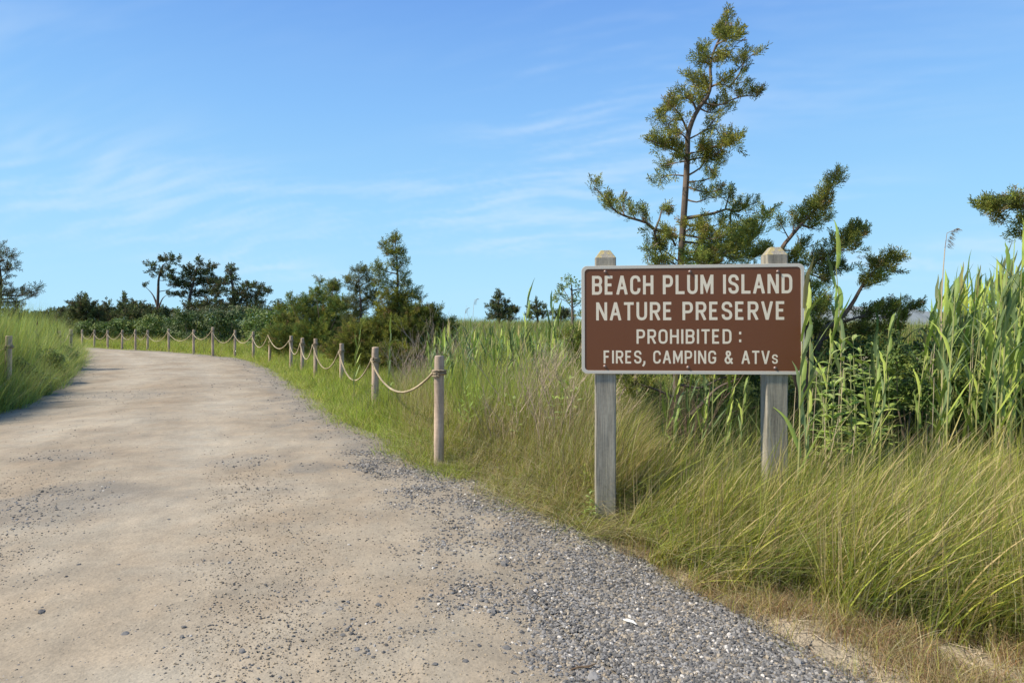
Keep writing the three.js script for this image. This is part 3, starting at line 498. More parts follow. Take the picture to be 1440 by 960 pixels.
function leafGeo(seed, n = 16, L0 = .055, W0 = .02, R = .07) { // a cluster of folded broad leaves
  const r = rngOf(seed), b = new MB();
  for (let k = 0; k < n; k++) {
    const v = .65 + r() * .7, w = (r() - .5) * .3; b.col = [v * (1 + w), v, v * (1 - w * .6)];
    const a = r() * 6.283, p = V(Math.cos(a) * r() * R * .7, (r() - .3) * R * 1.3, Math.sin(a) * r() * R * .7), dir = V(Math.cos(a), .2 + r() * .9, Math.sin(a)).normalize(), side = V(-Math.sin(a), (r() - .5) * .9, Math.cos(a)), L = L0 * (.6 + r() * .7);
    b.ribbon([p, p.clone().addScaledVector(dir, L * .35), p.clone().addScaledVector(dir, L * .7).add(V(0, -.004, 0)), p.clone().addScaledVector(dir, L).add(V(0, -.012, 0))], [.002, W0, W0 * .75, .001], side, .25);
  }
  return b.geo();
}
const sprays = [1, 2, 3, 4].map((k) => sprayGeo(300 + k)), clumps = [1, 2, 3].map((k) => leafGeo(320 + k)), farSprays = [1, 2, 3].map((k) => sprayGeo(340 + k, 12, 3, .036, .009, .075));
const UP = V(0, 1, 0);
function tuftAt(p, dir, s, r, c) { const q = new THREE.Quaternion().setFromUnitVectors(UP, dir.clone().normalize()).multiply(new THREE.Quaternion().setFromAxisAngle(UP, r() * 6.283)); return { m: new THREE.Matrix4().compose(p, q, V(s, s * (.85 + .4 * r()), s)), c }; }
function leafColor(pal, r) { const c = pick(pal, r), v = .7 + .6 * r(); return [c[0] * v, c[1] * v, c[2] * v]; }
const lift = (l, k = 1.55) => l.map(([a, b, c, w]) => [a * k, b * k * .98, c * k, w]);
const JUN = lift([[.15, .165, .028, 4], [.195, .205, .032, 3], [.095, .115, .026, 3], [.19, .14, .055, .8]]), JUNY = lift([[.19, .21, .04, 4], [.14, .18, .035, 3], [.24, .25, .05, 2]]), PINE = lift([[.065, .08, .03, 4], [.1, .085, .04, 2], [.085, .11, .035, 2]]), FARC = lift([[.07, .088, .032, 4], [.1, .115, .035, 2], [.09, .075, .035, 1]]), BUSH = lift([[.11, .165, .035, 4], [.16, .2, .04, 2], [.075, .115, .03, 2]]), DARKB = lift([[.06, .095, .025, 4], [.1, .14, .03, 2]]);
/* a woody plant: trunk and branch lines are traced as [column, row] at distance d; foliage hangs on the branches (r = its half-width in
   picture pixels) and in clumps joined to the trunk */
function woody(name, label, category, o) {
  const r = rngOf(o.seed), d = o.d, k = F / d, base = V(gx(o.base[0], d), groundY(gx(o.base[0], d), -d), -d), t = thing(name, label, category, base, o.group), sub = (p) => p.clone().sub(base);
  const geos = o.leaf ?? sprays, mat = o.mat ?? needleMat, S = o.size ?? 1, bark = o.bark ?? [.33, .28, .24], tp = .14 * S * k;
  const trunkPts = [];
  if (o.trunk) {
    const c = new THREE.CatmullRomCurve3([V(base.x, base.y - .1, base.z), ...o.trunk.map(([px, py, dz = 0]) => at(px, py, d + dz))]), n = o.far ? 10 : 28, pts = c.getPoints(n), b = new MB(); b.col = bark;
    b.tube(pts.map(sub), pts.map((p, i) => lerp(o.r[0], o.r[1], Math.pow(i / n, .8)) * (1 + .08 * noise(i, o.seed))), o.far ? 6 : 10); mesh('trunk', b.geo(), barkMat, t); trunkPts.push(...pts);
  } else trunkPts.push(base.clone(), base.clone().add(V(0, .3, 0)));
  for (const br of o.branches ?? []) {
    const slope = (br.dz ?? (r() - .5) * 1.1), n0 = br.p.length, ctrl = br.p.map(([px, py], i) => at(px, py, d + (br.dz0 ?? 0) + slope * i / (n0 - 1))), c = new THREE.CatmullRomCurve3(ctrl), L = c.getLength(), n = Math.max(6, Math.round(L * 14)), pts = c.getPoints(n), b = new MB(); b.col = bark;
    const r0 = br.r0 ?? .005 + .011 * L, rad = pts.map((p, i) => lerp(r0, .004, Math.pow(i / n, .7))); b.tube(pts.map(sub), rad, 6);
    const list = [], R = br.f / k, f0 = br.from ?? .25, cnt = Math.round((br.n ?? 1) * L * (1 - f0) * (16 + 34 * br.f / 12) * 2.7 / S), size = (br.s ?? 1) * S;
    // clumped foliage: short side twigs, each with a bunch of sprays at its end
    const twigs = Math.max(3, Math.round(cnt / 5));
    for (let q = 0; q < twigs; q++) {
      const u = lerp(f0, 1.0, Math.pow(r(), .85)), p = c.getPoint(u), T = c.getTangent(u), end = u > .94, dir = V(gauss(r), gauss(r) * .8 + .35, gauss(r)).addScaledVector(T, .5).normalize(), len = R * (end ? .5 : .25 + .95 * r()) * (1.1 - .45 * u), e = p.clone().addScaledVector(dir, len);
      if (len > .05) b.tube([p, p.clone().lerp(e, .5).add(V(0, -.01, 0)), e].map(sub), [.004, .003, .0018], 3, false);
      const m = 2 + Math.floor(r() * 5); for (let w = 0; w < m; w++) { const off = V(gauss(r), gauss(r), gauss(r)).multiplyScalar(.045 * size); list.push(tuftAt(sub(e.clone().add(off)), dir.clone().add(V(gauss(r) * .5, .4, gauss(r) * .5)), size * (.42 + .5 * r()), r, leafColor(br.pal ?? o.pal, r))); }
    }
    const bm = mesh('branch', b.geo(), barkMat, t); if (list.length) inst('foliage', geos[Math.floor(r() * geos.length)], mat, list, bm);
  }
  if (o.blobs) {
    const sets = geos.map(() => []), b = new MB(); b.col = bark;
    for (const [px, py, rx, ry, dens = 1, dz = null] of o.blobs) {
      const dd = d + (dz ?? (r() - .5) * (o.deep ?? rx / k * 1.2)), ctr = at(px, py, dd), n = Math.ceil(dens * (o.dens ?? 1) * Math.PI * rx * ry / (tp * tp) * (o.far ? 7 : 6) + 1), rz = Math.max(rx, ry) / k * .9;
      let near = trunkPts[0], bd = 1e9; for (const p of trunkPts) { const q = p.distanceTo(ctr) + Math.max(0, p.y - ctr.y + .1) * 3; if (q < bd) { bd = q; near = p; } }
      const mid = near.clone().lerp(ctr, .55).add(V(gauss(r) * .08 * bd, -.08 * bd, gauss(r) * .08 * bd)); b.tube(new THREE.CatmullRomCurve3([near, mid, ctr]).getPoints(5).map(sub), [.022, .02, .016, .013, .009, .004].map((q) => q * Math.min(2.2, .5 + bd * .6) * (o.thin ?? 1)), o.far ? 4 : 5, false);
      for (let q = 0; q < n; q++) {
        let v; do v = V(r() * 2 - 1, r() * 2 - 1, r() * 2 - 1); while (v.length() > 1); v.multiplyScalar(Math.pow(v.length(), -.35));
        const lump = .72 + .5 * noise3(px + v.x * 1.6, py + v.y * 1.6, v.z * 1.6), p = ctr.clone().add(V(v.x * rx / k * lump, v.y * ry / k * lump, v.z * rz * lump)); if (p.y < .02) continue;
        sets[Math.floor(r() * geos.length)].push(tuftAt(sub(p), V(v.x + gauss(r) * .5, v.y + .6, v.z + gauss(r) * .5), S * (.55 + .6 * r()), r, leafColor(o.pal, r)));
      }
    }
    mesh(o.trunk ? 'limbs' : 'stems', b.geo(), barkMat, t); sets.forEach((l, i) => l.length && inst('crown', geos[i], mat, l, t));
  }
  return t;
}

// the tall juniper behind the sign
woody('juniper_tree', 'tall windswept juniper with bare slender trunk rising behind the sign', 'tree', {
  seed: 501, d: 6.1, base: [949, 662], r: [.043, .006], bark: [.22, .19, .165], pal: JUN,
  trunk: [[949, 640], [951, 560], [955, 450], [957, 375], [962, 300], [966, 240], [967, 205], [968, 188], [973, 172], [981, 155], [995, 136], [999.6, 120], [999.6, 104], [999, 92], [1004, 72], [1010, 58], [1017, 44], [1022, 30]],
  branches: [
    { p: [[1006, 68], [1012, 55], [1017, 42], [1022, 26]], f: 9, from: .05, n: 1.5 }, { p: [[1008, 63], [1016, 58], [1026, 54], [1035, 50]], f: 8, from: .2, n: 1.5 }, { p: [[1004, 74], [1012, 72], [1022, 70], [1023, 79]], f: 4, from: .5 },
    { p: [[1002, 82], [994, 78], [988, 72]], f: 6, from: .4 }, { p: [[1000, 90], [992, 88], [981, 86]], f: 5, from: .4 }, { p: [[1001, 84], [1008, 82], [1010, 90]], f: 7, from: .2 },
    { p: [[1000, 122], [1010, 117], [1030, 104], [1040, 96], [1053, 80], [1067, 74]], f: 10, from: .35 }, { p: [[1026, 122], [1033, 113], [1040, 104], [1045, 92], [1051, 72]], f: 6, from: .4 }, { p: [[1030, 118], [1038, 117], [1046, 115]], f: 5, from: .5 }, { p: [[1003, 120], [1014, 118], [1024, 121], [1031, 124]], f: 8, from: .2 },
    { p: [[991, 145], [1014, 148], [1029, 140], [1047, 135], [1060, 135]], f: 11, from: .15, n: 1.4 }, { p: [[984, 152], [997, 158], [1012, 156], [1022, 150]], f: 10, from: .15, n: 1.4 },
    { p: [[996, 132], [989, 122], [976, 114], [968, 103]], f: 10, from: .1, n: 1.4 }, { p: [[997, 128], [994, 115], [990, 104]], f: 7, from: .2 },
    { p: [[980, 156], [972, 140], [957, 137], [946, 146], [935, 160], [922, 169]], f: 11, from: .12, n: 1.5 }, { p: [[968, 187], [960, 168], [950, 153], [943, 148]], f: 9, from: .35 }, { p: [[960, 168], [948, 168], [940, 176], [946, 185]], f: 7, from: .3, n: .8 }, { p: [[978, 158], [982, 145], [973, 132]], f: 10, from: .2, n: 1.2 },
    { p: [[966, 197], [993, 182], [1004, 169], [1014, 160]], f: 6, from: .4 }, { p: [[990, 184], [1005, 180], [1012, 188]], f: 4, from: .4, n: .7 }, { p: [[968, 200], [961, 190], [951, 186]], f: 5, from: .4, n: .8 },
    { p: [[966, 224], [949, 211], [930, 203], [905, 194]], f: 11, from: .1, n: 1.5 }, { p: [[966, 226], [950, 229], [938, 232], [926, 234]], f: 8, from: .25, n: 1.2 }, { p: [[962, 247], [945, 246], [930, 250], [928, 256]], f: 4, from: .4, n: .6 },
    { p: [[967, 247], [985, 236], [996, 222], [1016, 211], [1028, 198]], f: 11, from: .25, n: 1.3 }, { p: [[968, 216], [982, 213], [1000, 207], [1020, 203], [1034, 202]], f: 11, from: .1, n: 1.5 }, { p: [[968, 225], [985, 222], [1004, 224], [1016, 228]], f: 10, from: .1, n: 1.3 }, { p: [[966, 214], [962, 222], [956, 226]], f: 8, from: .1 }, { p: [[1012, 208], [1020, 196], [1026, 188]], f: 6, from: .3 },
    { p: [[967, 256], [987, 254], [1000, 250], [1010, 247]], f: 6, from: .35, n: .8 }, { p: [[967, 262], [982, 268], [1003, 270], [1014, 264]], f: 7, from: .2, n: .8 }, { p: [[965, 280], [980, 284], [998, 278], [1008, 277]], f: 6, from: .3, n: .7 },
    { p: [[964, 307], [987, 303], [1007, 299], [1022, 294], [1039, 297], [1050, 290], [1066, 284]], f: 8, from: .45, r0: .022 }, { p: [[1020, 295], [1024, 280], [1027, 266]], f: 7, from: .3 }, { p: [[1028, 297], [1036, 288], [1044, 287], [1050, 300]], f: 9, from: .2 }, { p: [[1028, 300], [1027, 318], [1025, 335]], f: 6, from: .6, n: .6 },
    { p: [[953, 334], [937, 326], [920, 322], [909, 313], [889, 307], [866, 297], [845, 272], [835, 262]], f: 9, from: .3, r0: .026, n: 1.1 }, { p: [[895, 309], [889, 300], [886, 290]], f: 7, from: .2 }, { p: [[906, 313], [904, 302], [905, 294]], f: 6, from: .2 }, { p: [[869, 299], [860, 290], [852, 276]], f: 7, from: .1 }, { p: [[878, 302], [873, 290], [871, 284]], f: 3, from: .5 },
    { p: [[922, 322], [928, 306], [932, 294], [941, 300]], f: 8, from: .4, n: .9 }, { p: [[920, 323], [924, 342], [932, 363], [934, 385]], f: 8, from: .15, n: .8 }, { p: [[925, 342], [915, 350], [909, 350]], f: 7, from: .3 }, { p: [[950, 345], [942, 330], [934, 328]], f: 8, from: .2 }, { p: [[950, 372], [940, 366], [930, 370]], f: 8, from: .2 },
    { p: [[963, 315], [980, 318], [998, 320], [1012, 314]], f: 13, from: .05, n: .9 }, { p: [[962, 330], [985, 334], [1003, 336], [1020, 330]], f: 11, from: .05, n: .9 },
    { p: [[961, 357], [987, 353], [1014, 357], [1039, 347], [1060, 332], [1078, 305]], f: 16, from: .1, n: 1.7, pal: JUNY }, { p: [[962, 366], [990, 362], [1020, 360], [1050, 362], [1082, 352]], f: 16, from: .05, n: 1.8, pal: JUNY }, { p: [[1020, 357], [1032, 340], [1046, 326], [1056, 318]], f: 13, from: .1, n: 1.4, pal: JUNY }, { p: [[960, 380], [985, 372], [1010, 374], [1060, 380]], f: 16, from: .05, n: 1.2 },
    { p: [[964, 340], [985, 342], [1008, 338], [1030, 326]], f: 13, from: .02, n: 1.2, pal: JUNY }, { p: [[955, 368], [942, 358], [930, 350], [918, 340]], f: 10, from: .05, n: 1.1 }, { p: [[956, 376], [936, 372], [915, 372]], f: 9, from: .05, n: 1.1 }, { p: [[960, 372], [972, 366], [990, 370]], f: 12, from: 0, n: 1.6, pal: JUNY, dz: -.35 }, { p: [[963, 325], [974, 322], [988, 326]], f: 10, from: .05, n: 1.2, dz: -.3 }, { p: [[956, 400], [930, 395], [905, 400]], f: 14, from: .2 }, { p: [[955, 440], [985, 430], [1040, 430]], f: 26, from: .1, dz: .6 }, { p: [[953, 470], [920, 470], [880, 480], [850, 520]], f: 26, from: .2, n: .9, dz: .5 }, { p: [[953, 500], [1000, 500], [1060, 510]], f: 26, from: .1, dz: .7 }, { p: [[952, 540], [985, 545], [1020, 530], [1056, 535]], f: 16, from: .35, dz: .5, n: .7 }, { p: [[951, 560], [915, 545], [885, 540], [870, 560]], f: 15, from: .35, n: .8 }, { p: [[951, 600], [985, 570], [1010, 545], [1040, 532]], f: 5, from: .8, r0: .03 }, { p: [[950, 610], [985, 600], [1010, 585], [1050, 575]], f: 5, from: .8, r0: .022 },
  ],
});
// the leaning juniper to the right of the sign
woody('leaning_juniper', 'low juniper with branches swept up to the right beside the right sign post', 'tree', {
  seed: 502, d: 6.3, base: [1118, 650], r: [.06, .03], bark: [.22, .18, .15], pal: JUN, trunk: [[1120, 610], [1128, 560], [1142, 510], [1160, 462]],
  branches: [
    { p: [[1128, 560], [1105, 470], [1098, 400], [1100, 350], [1112, 333], [1124, 319], [1138, 304], [1150, 291], [1161, 277], [1170, 260], [1178, 248]], f: 14, from: .52, r0: .035, n: 1.5, dz: .2 }, { p: [[1128, 316], [1140, 320], [1150, 314], [1158, 308], [1170, 307]], f: 9, from: .25, n: 1.2 }, { p: [[1110, 336], [1104, 325], [1097, 312]], f: 8, from: .3 }, { p: [[1116, 328], [1117, 316], [1122, 306]], f: 9, from: .2, n: 1.3 }, { p: [[1134, 308], [1136, 298], [1140, 290]], f: 8, from: .1, n: 1.3 },
    { p: [[1102, 352], [1118, 352], [1134, 348], [1150, 342]], f: 7, from: .2, n: .9 }, { p: [[1106, 360], [1116, 362], [1122, 352]], f: 12, from: .1, n: 1.4 }, { p: [[1100, 372], [1118, 370], [1140, 372]], f: 12, from: .1, n: 1.3 },
    { p: [[1142, 510], [1130, 440], [1133, 395], [1147, 368], [1167, 357], [1187, 343], [1200, 331], [1213, 324]], f: 16, from: .36, r0: .03, n: 1.8, dz: .2 }, { p: [[1150, 370], [1164, 376], [1178, 378], [1190, 378]], f: 13, from: .05, n: 1.6 }, { p: [[1140, 385], [1152, 390], [1165, 395]], f: 13, from: .05, n: 1.4 }, { p: [[1178, 350], [1190, 352], [1203, 350]], f: 10, from: .1, n: 1.2 },
    { p: [[1160, 462], [1184, 446], [1200, 425], [1214, 400], [1226, 385], [1242, 372], [1267, 362]], f: 13, from: .42, r0: .03, n: 1.7, dz: -.2 }, { p: [[1212, 404], [1222, 402], [1236, 396]], f: 13, from: .05, n: 1.7, pal: JUNY }, { p: [[1228, 384], [1246, 380], [1264, 382]], f: 7, from: .2, n: 1.2 },
    { p: [[1160, 462], [1195, 450], [1225, 440], [1258, 432], [1292, 434]], f: 13, from: .3, n: 1.4, dz: .3 }, { p: [[1175, 455], [1210, 446], [1240, 446], [1275, 450]], f: 14, from: .2, n: 1.4, dz: .3 },
    { p: [[1142, 500], [1138, 450], [1128, 425], [1136, 412]], f: 22, from: .25, n: 1.5, pal: JUNY, dz: -.1 }, { p: [[1145, 495], [1150, 450], [1160, 425]], f: 20, from: .2, n: 1.3 }, { p: [[1140, 510], [1130, 480], [1150, 465]], f: 22, from: .1, n: 1.4 }, { p: [[1150, 480], [1180, 470], [1220, 470], [1260, 466]], f: 20, from: .1, n: 1.4, dz: .4 }, { p: [[1130, 550], [1110, 520], [1090, 500]], f: 24, from: .2, dz: .5 }, { p: [[1138, 520], [1180, 500], [1230, 490]], f: 24, from: .1, n: 1.3, dz: .6 },
  ],
});
// a juniper out of the frame whose bough reaches in on the right
woody('overhanging_juniper', 'juniper bough hanging into the sky at the right edge', 'tree', {
  seed: 503, d: 5.6, base: [1640, 680], r: [.07, .03], bark: [.25, .2, .17], pal: JUN, trunk: [[1640, 600], [1630, 470], [1610, 360], [1590, 280], [1580, 200]],
  branches: [{ p: [[1600, 330], [1540, 310], [1490, 292], [1440, 289], [1410, 287], [1382, 291]], f: 9, from: .3, n: 2.0, r0: .03, dz: -.3 }, { p: [[1450, 290], [1424, 290], [1406, 300], [1400, 312]], f: 8, from: .3, n: 1.5, dz: -.1 }, { p: [[1500, 300], [1460, 306], [1444, 318], [1436, 332]], f: 11, from: .2, n: 1.6, dz: -.1 }, { p: [[1440, 288], [1424, 283], [1405, 284]], f: 7, from: .1, n: 1.6, dz: -.1 }],
  blobs: [[1590, 210, 60, 40, .8], [1620, 290, 70, 50, .8], [1640, 400, 80, 60, .8]],
});
// the juniper clump behind the rope fence
woody('cone_juniper', 'dense pointed juniper standing behind the second rope post', 'tree', {
  seed: 504, d: 14.8, base: [558, 540], r: [.08, .008], bark: [.2, .16, .13], pal: JUN, size: 1.4, dens: 5.0, trunk: [[558, 500], [558, 432], [559, 385], [556, 345]],
  blobs: [[555, 338, 8, 8], [540, 346, 5, 6, .8], [550, 355, 9, 8], [563, 358, 6, 8], [568, 369, 5, 5, .8], [551, 371, 7, 6, .7], [559, 378, 7, 5, .7], [568, 389, 7, 5, .8], [532, 376, 7, 8, .8], [539, 388, 7, 7, .7], [534, 398, 8, 6, .8], [571, 400, 9, 6, .8], [548, 400, 7, 7, .7], [582, 413, 8, 7, .8], [590, 419, 5, 6, .8], [545, 415, 14, 9, .9], [568, 418, 11, 9], [562, 430, 20, 10, 1], [552, 442, 30, 14, 1], [580, 440, 18, 12], [598, 440, 13, 9], [612, 438, 8, 9], [605, 450, 18, 10], [630, 456, 13, 7], [627, 464, 10, 8], [573, 458, 35, 16], [546, 458, 36, 20], [532, 478, 34, 16], [500, 470, 26, 16], [570, 478, 38, 16, .9], [605, 472, 24, 15], [560, 498, 50, 18, .9], [618, 488, 20, 12], [585, 512, 40, 14, .7], [520, 505, 30, 18], [480, 492, 26, 18], [618, 470, 20, 14], [628, 486, 16, 10], [600, 496, 34, 16], [590, 450, 24, 14]],
});
woody('round_juniper', 'open rounded juniper left of the pointed one', 'tree', {
  seed: 505, d: 15.8, base: [505, 535], r: [.07, .008], bark: [.2, .16, .13], pal: lift([[.12, .135, .04, 3], [.16, .155, .05, 2], [.09, .1, .03, 2]]), size: 1.4, dens: 3.4, trunk: [[505, 490], [507, 432], [504, 395]],
  blobs: [[504, 381, 10, 5], [494, 396, 11, 7], [512, 384, 9, 5], [516, 396, 9, 7], [504, 408, 14, 7], [523, 416, 11, 8], [496, 424, 12, 7], [518, 426, 13, 8], [503, 436, 16, 7], [494, 448, 16, 9, 1.2]],
});
woody('big_bush', 'broad dark green bush behind the rope fence left of the junipers', 'bush', {
  seed: 506, d: 23, base: [440, 510], pal: [...JUN, ...BUSH], size: 1.9, dens: 5, thin: .6, deep: 2,
  blobs: [[444, 412, 9, 8, .8], [467, 408, 11, 9], [432, 424, 14, 9], [458, 424, 20, 10], [478, 432, 15, 12], [410, 432, 9, 9, .8], [425, 440, 22, 12], [455, 445, 28, 16], [405, 452, 20, 13], [480, 462, 24, 18], [440, 468, 36, 20], [398, 472, 22, 15], [470, 488, 30, 15], [430, 490, 30, 12], [448, 505, 34, 12], [395, 488, 22, 10], [384, 470, 16, 12], [450, 398, 4, 6, .8], [470, 400, 9, 5], [408, 421, 3, 7], [395, 434, 6, 5]],
});
woody('yellow_bush', 'yellow green leafy bush in front of the pointed juniper', 'bush', { seed: 507, d: 15.6, base: [505, 542], pal: [[.34, .4, .06, 3], [.22, .29, .05, 2]], leaf: clumps, mat: broadMat, size: 1.1, dens: 1.0, thin: .5, blobs: [[512, 452, 11, 7], [500, 466, 16, 10], [518, 470, 14, 9], [496, 486, 18, 12], [514, 494, 20, 12], [504, 508, 18, 10]] });
woody('golden_juniper', 'yellow green juniper sprig showing at the left edge of the sign', 'bush', { seed: 508, d: 8.6, base: [805, 600], pal: JUNY, size: .95, dens: 2, thin: .5, blobs: [[797, 472, 16, 9], [812, 466, 12, 12], [806, 490, 12, 12], [822, 485, 18, 18], [815, 520, 18, 20, .7]] });
woody('shoulder_tree', 'sparse bright green tree rising just left of the sign', 'tree', { seed: 509, d: 14, base: [806, 545], r: [.05, .02], bark: [.3, .26, .22], pal: lift([[.17, .2, .05, 3], [.12, .15, .04, 2]]), leaf: clumps, mat: broadMat, size: 1.2, dens: .7, trunk: [[806, 480], [805, 438], [804, 405]], blobs: [[802, 391, 8, 6], [800, 402, 6, 6, .8], [814, 408, 6, 9], [803, 420, 9, 8, .8], [814, 426, 8, 8], [826, 400, 8, 10], [812, 442, 10, 6]], branches: [{ p: [[804, 432], [795, 420], [786, 412]], f: 4, from: .6, n: .3 }, { p: [[803, 425], [793, 408], [788, 403]], f: 3, from: .7, n: .3 }, { p: [[798, 424], [788, 420], [780, 419]], f: 3, from: .8, n: .2 }] });
// far junipers over the marsh
woody('far_juniper', 'small dark juniper with tiered crown on the marsh horizon', 'tree', { seed: 510, d: 52, far: true, base: [702, 479], r: [.16, .05], bark: [.12, .1, .09], pal: FARC, leaf: farSprays, size: 2.8, dens: 2.2, trunk: [[702, 440], [701, 414]], blobs: [[701, 413, 4, 4], [700, 420, 6, 3], [710, 426, 8, 2.5], [697, 426, 8, 3], [688, 430.5, 6, 2], [701, 432, 12, 4], [717, 435, 10, 4], [702, 440, 17, 5], [722, 438, 9, 6], [692, 446, 9, 4], [712, 447, 16, 5]] });
woody('far_juniper', 'flat topped juniper behind the reeds between far tree and sign', 'tree', { seed: 511, d: 50, far: true, base: [756, 480], r: [.14, .05], bark: [.12, .1, .09], pal: FARC, leaf: farSprays, size: 2.8, dens: 2, trunk: [[756, 445], [754, 426]], blobs: [[753, 425, 4, 2.5], [760, 431, 9, 3], [747, 434, 8, 2.5], [756, 438, 14, 3.5], [760, 443, 12, 3.5], [744, 445, 9, 3]] });
woody('far_juniper', 'low dark juniper peeking out at the left of the sign', 'tree', { seed: 512, d: 46, far: true, base: [788, 482], r: [.14, .05], bark: [.12, .1, .09], pal: FARC, leaf: farSprays, size: 2.8, dens: 2, trunk: [[788, 455], [790, 438]], blobs: [[790, 437, 8, 3], [783, 442, 10, 3], [798, 442, 10, 4], [790, 447, 14, 4]] });
// pines on the left skyline
const PB = [.16, .13, .11];
woody('skyline_pine', 'thin pine with bare lower limbs, leftmost of three skyline pines', 'tree', { seed: 520, d: 44, far: true, base: [221, 484], r: [.13, .05], bark: PB, pal: PINE, leaf: farSprays, size: 2.7, dens: 1.9, thin: 1.0, trunk: [[221, 442], [222, 410], [223, 390], [229, 372]], blobs: [[236, 366, 15, 3.5], [246, 364, 8, 2.5], [211, 373, 9, 3.5, .8], [234, 380, 11, 4], [222, 387, 12, 2.5, .8], [214, 381, 6, 3], [245, 401, 8, 3, .8], [238, 392, 9, 4, .8]], branches: [{ p: [[221, 430], [214, 414], [203, 402]], f: 2, from: .95, n: .1, r0: .09 }, { p: [[222, 435], [228, 420], [236, 413]], f: 2, from: .9, n: .2, r0: .08 }] });
woody('skyline_pine', 'full dark pine, middle of three skyline pines', 'tree', { seed: 521, d: 44, far: true, base: [263, 484], r: [.15, .05], bark: PB, pal: PINE, leaf: farSprays, size: 2.7, dens: 2.0, thin: 1.0, trunk: [[264, 442], [267, 415], [272, 395], [276, 376]], blobs: [[278, 367, 5, 5], [268, 378, 10, 4], [262, 387, 14, 4], [294, 376, 10, 5], [286, 385, 14, 5], [278, 396, 20, 6], [256, 401, 14, 5], [298, 398, 14, 7], [274, 413, 17, 5, .8], [249, 414, 10, 3.5], [296, 412, 14, 5, .8], [245, 393, 8, 3]] });
woody('skyline_pine', 'wide flat topped pine, rightmost of three skyline pines', 'tree', { seed: 522, d: 43, far: true, base: [325, 484], r: [.15, .05], bark: PB, pal: PINE, leaf: farSprays, size: 2.7, dens: 2.0, thin: 1.0, trunk: [[325, 440], [328, 412], [325, 392], [324, 380]], blobs: [[324, 380, 9, 6], [325, 392, 12, 5], [312, 398, 10, 5], [352, 403, 20, 4.5], [371, 409, 11, 4], [306, 410, 15, 5], [334, 412, 18, 5], [356, 416, 18, 4.5], [362, 426, 15, 4.5], [334, 424, 20, 5, .8], [278, 431, 22, 7], [320, 433, 25, 7], [350, 436, 20, 7], [300, 426, 14, 6]] });
woody('edge_pine', 'dark brown pine cut off by the left edge of the picture', 'tree', { seed: 523, d: 19, base: [-6, 521], r: [.1, .03], bark: PB, pal: lift([[.07, .075, .03, 3], [.12, .085, .045, 2], [.09, .1, .035, 2]]), size: 1.7, dens: 1.9, trunk: [[-4, 470], [-2, 430], [0, 395], [-4, 360]], blobs: [[8, 361, 15, 7], [17, 374, 11, 6], [0, 346, 5, 3], [8, 383, 10, 7], [-16, 372, 16, 12], [3, 398, 8, 6, .7], [18, 409, 14, 4.5], [35, 414, 12, 4.5], [52, 408, 5.5, 7], [45, 416, 8, 4], [5, 417, 18, 10], [10, 432, 18, 12], [-20, 400, 20, 16], [22, 444, 8, 10, .7]] });
// bushes of the left skyline and behind the far rope fence
const rows = [
  ['small dark pointed bush left of the skyline pines', 118, 46, FARC, [[115, 420, 3.5, 6], [108, 430, 8, 7], [122, 430, 9, 8], [132, 436, 8, 6], [112, 442, 16, 10], [130, 448, 14, 9], [115, 458, 18, 10]]],
  ['spiky dark bush just left of the thin pine', 178, 47, FARC, [[174, 424, 4, 8], [186, 428, 3, 5], [179, 434, 12, 6], [196, 433, 7, 6], [206, 437, 8, 6], [172, 442, 14, 7], [195, 446, 16, 8]]],
  ['low rounded bush at the tip of the left bank', 84, 48, FARC, [[84, 440, 8, 5], [72, 442, 8, 5], [95, 444, 9, 6], [80, 450, 18, 7]]],
  ['thin topped bush between the two spiky bushes', 150, 49, FARC, [[152, 430, 3, 7], [150, 440, 9, 7], [160, 443, 9, 6], [142, 446, 10, 7], [152, 454, 14, 8]]],
  ['leafy green bush behind the far end of the rope fence', 128, 42, BUSH, [[120, 460, 14, 10], [140, 462, 15, 9], [108, 468, 12, 10], [130, 474, 22, 8]]],
  ['leafy green bush below the spiky skyline bush', 172, 41.5, BUSH, [[168, 456, 15, 9], [185, 460, 14, 9], [172, 470, 22, 9]]],
  ['leafy green bush at the foot of the thin pine', 220, 40.5, BUSH, [[212, 452, 16, 9], [232, 454, 16, 8], [205, 464, 18, 10], [232, 468, 20, 10]]],
  ['dark green bush at the foot of the middle pine', 268, 38, DARKB, [[258, 446, 16, 9], [278, 448, 16, 9], [255, 460, 18, 10], [282, 464, 20, 10], [268, 474, 24, 8]]],
  ['dark green bush at the foot of the flat topped pine', 318, 34, DARKB, [[304, 448, 16, 10], [328, 446, 18, 10], [312, 462, 22, 11], [336, 464, 20, 11], [320, 476, 26, 8]]],
  ['mixed green bush right of the flat topped pine', 368, 29, BUSH, [[358, 446, 16, 10], [380, 444, 14, 8], [394, 436, 7, 8], [364, 460, 22, 12], [390, 458, 18, 12], [372, 474, 26, 10]]],
  ['low mixed bush closing the gap left of the skyline pines', 200, 45, FARC, [[200, 440, 14, 6], [186, 442, 12, 7], [215, 444, 12, 7], [226, 440, 5, 7], [240, 444, 12, 7]]],
  ['low dark thicket between the middle and flat topped pines', 295, 42, FARC, [[284, 440, 16, 7], [300, 438, 16, 7], [316, 442, 14, 7], [270, 443, 14, 7], [250, 446, 10, 6]]],
  ['dark bush with pointed tops right of the flat topped pine', 350, 38, FARC, [[345, 438, 14, 7], [362, 436, 12, 7], [378, 440, 12, 7], [390, 428, 3, 8], [398, 436, 6, 7], [335, 444, 14, 7]]],
  ['far hedge of dark bushes on the horizon by the left bank', 40, 50, FARC, [[40, 446, 14, 6], [20, 444, 14, 7], [58, 446, 10, 5]]],
];
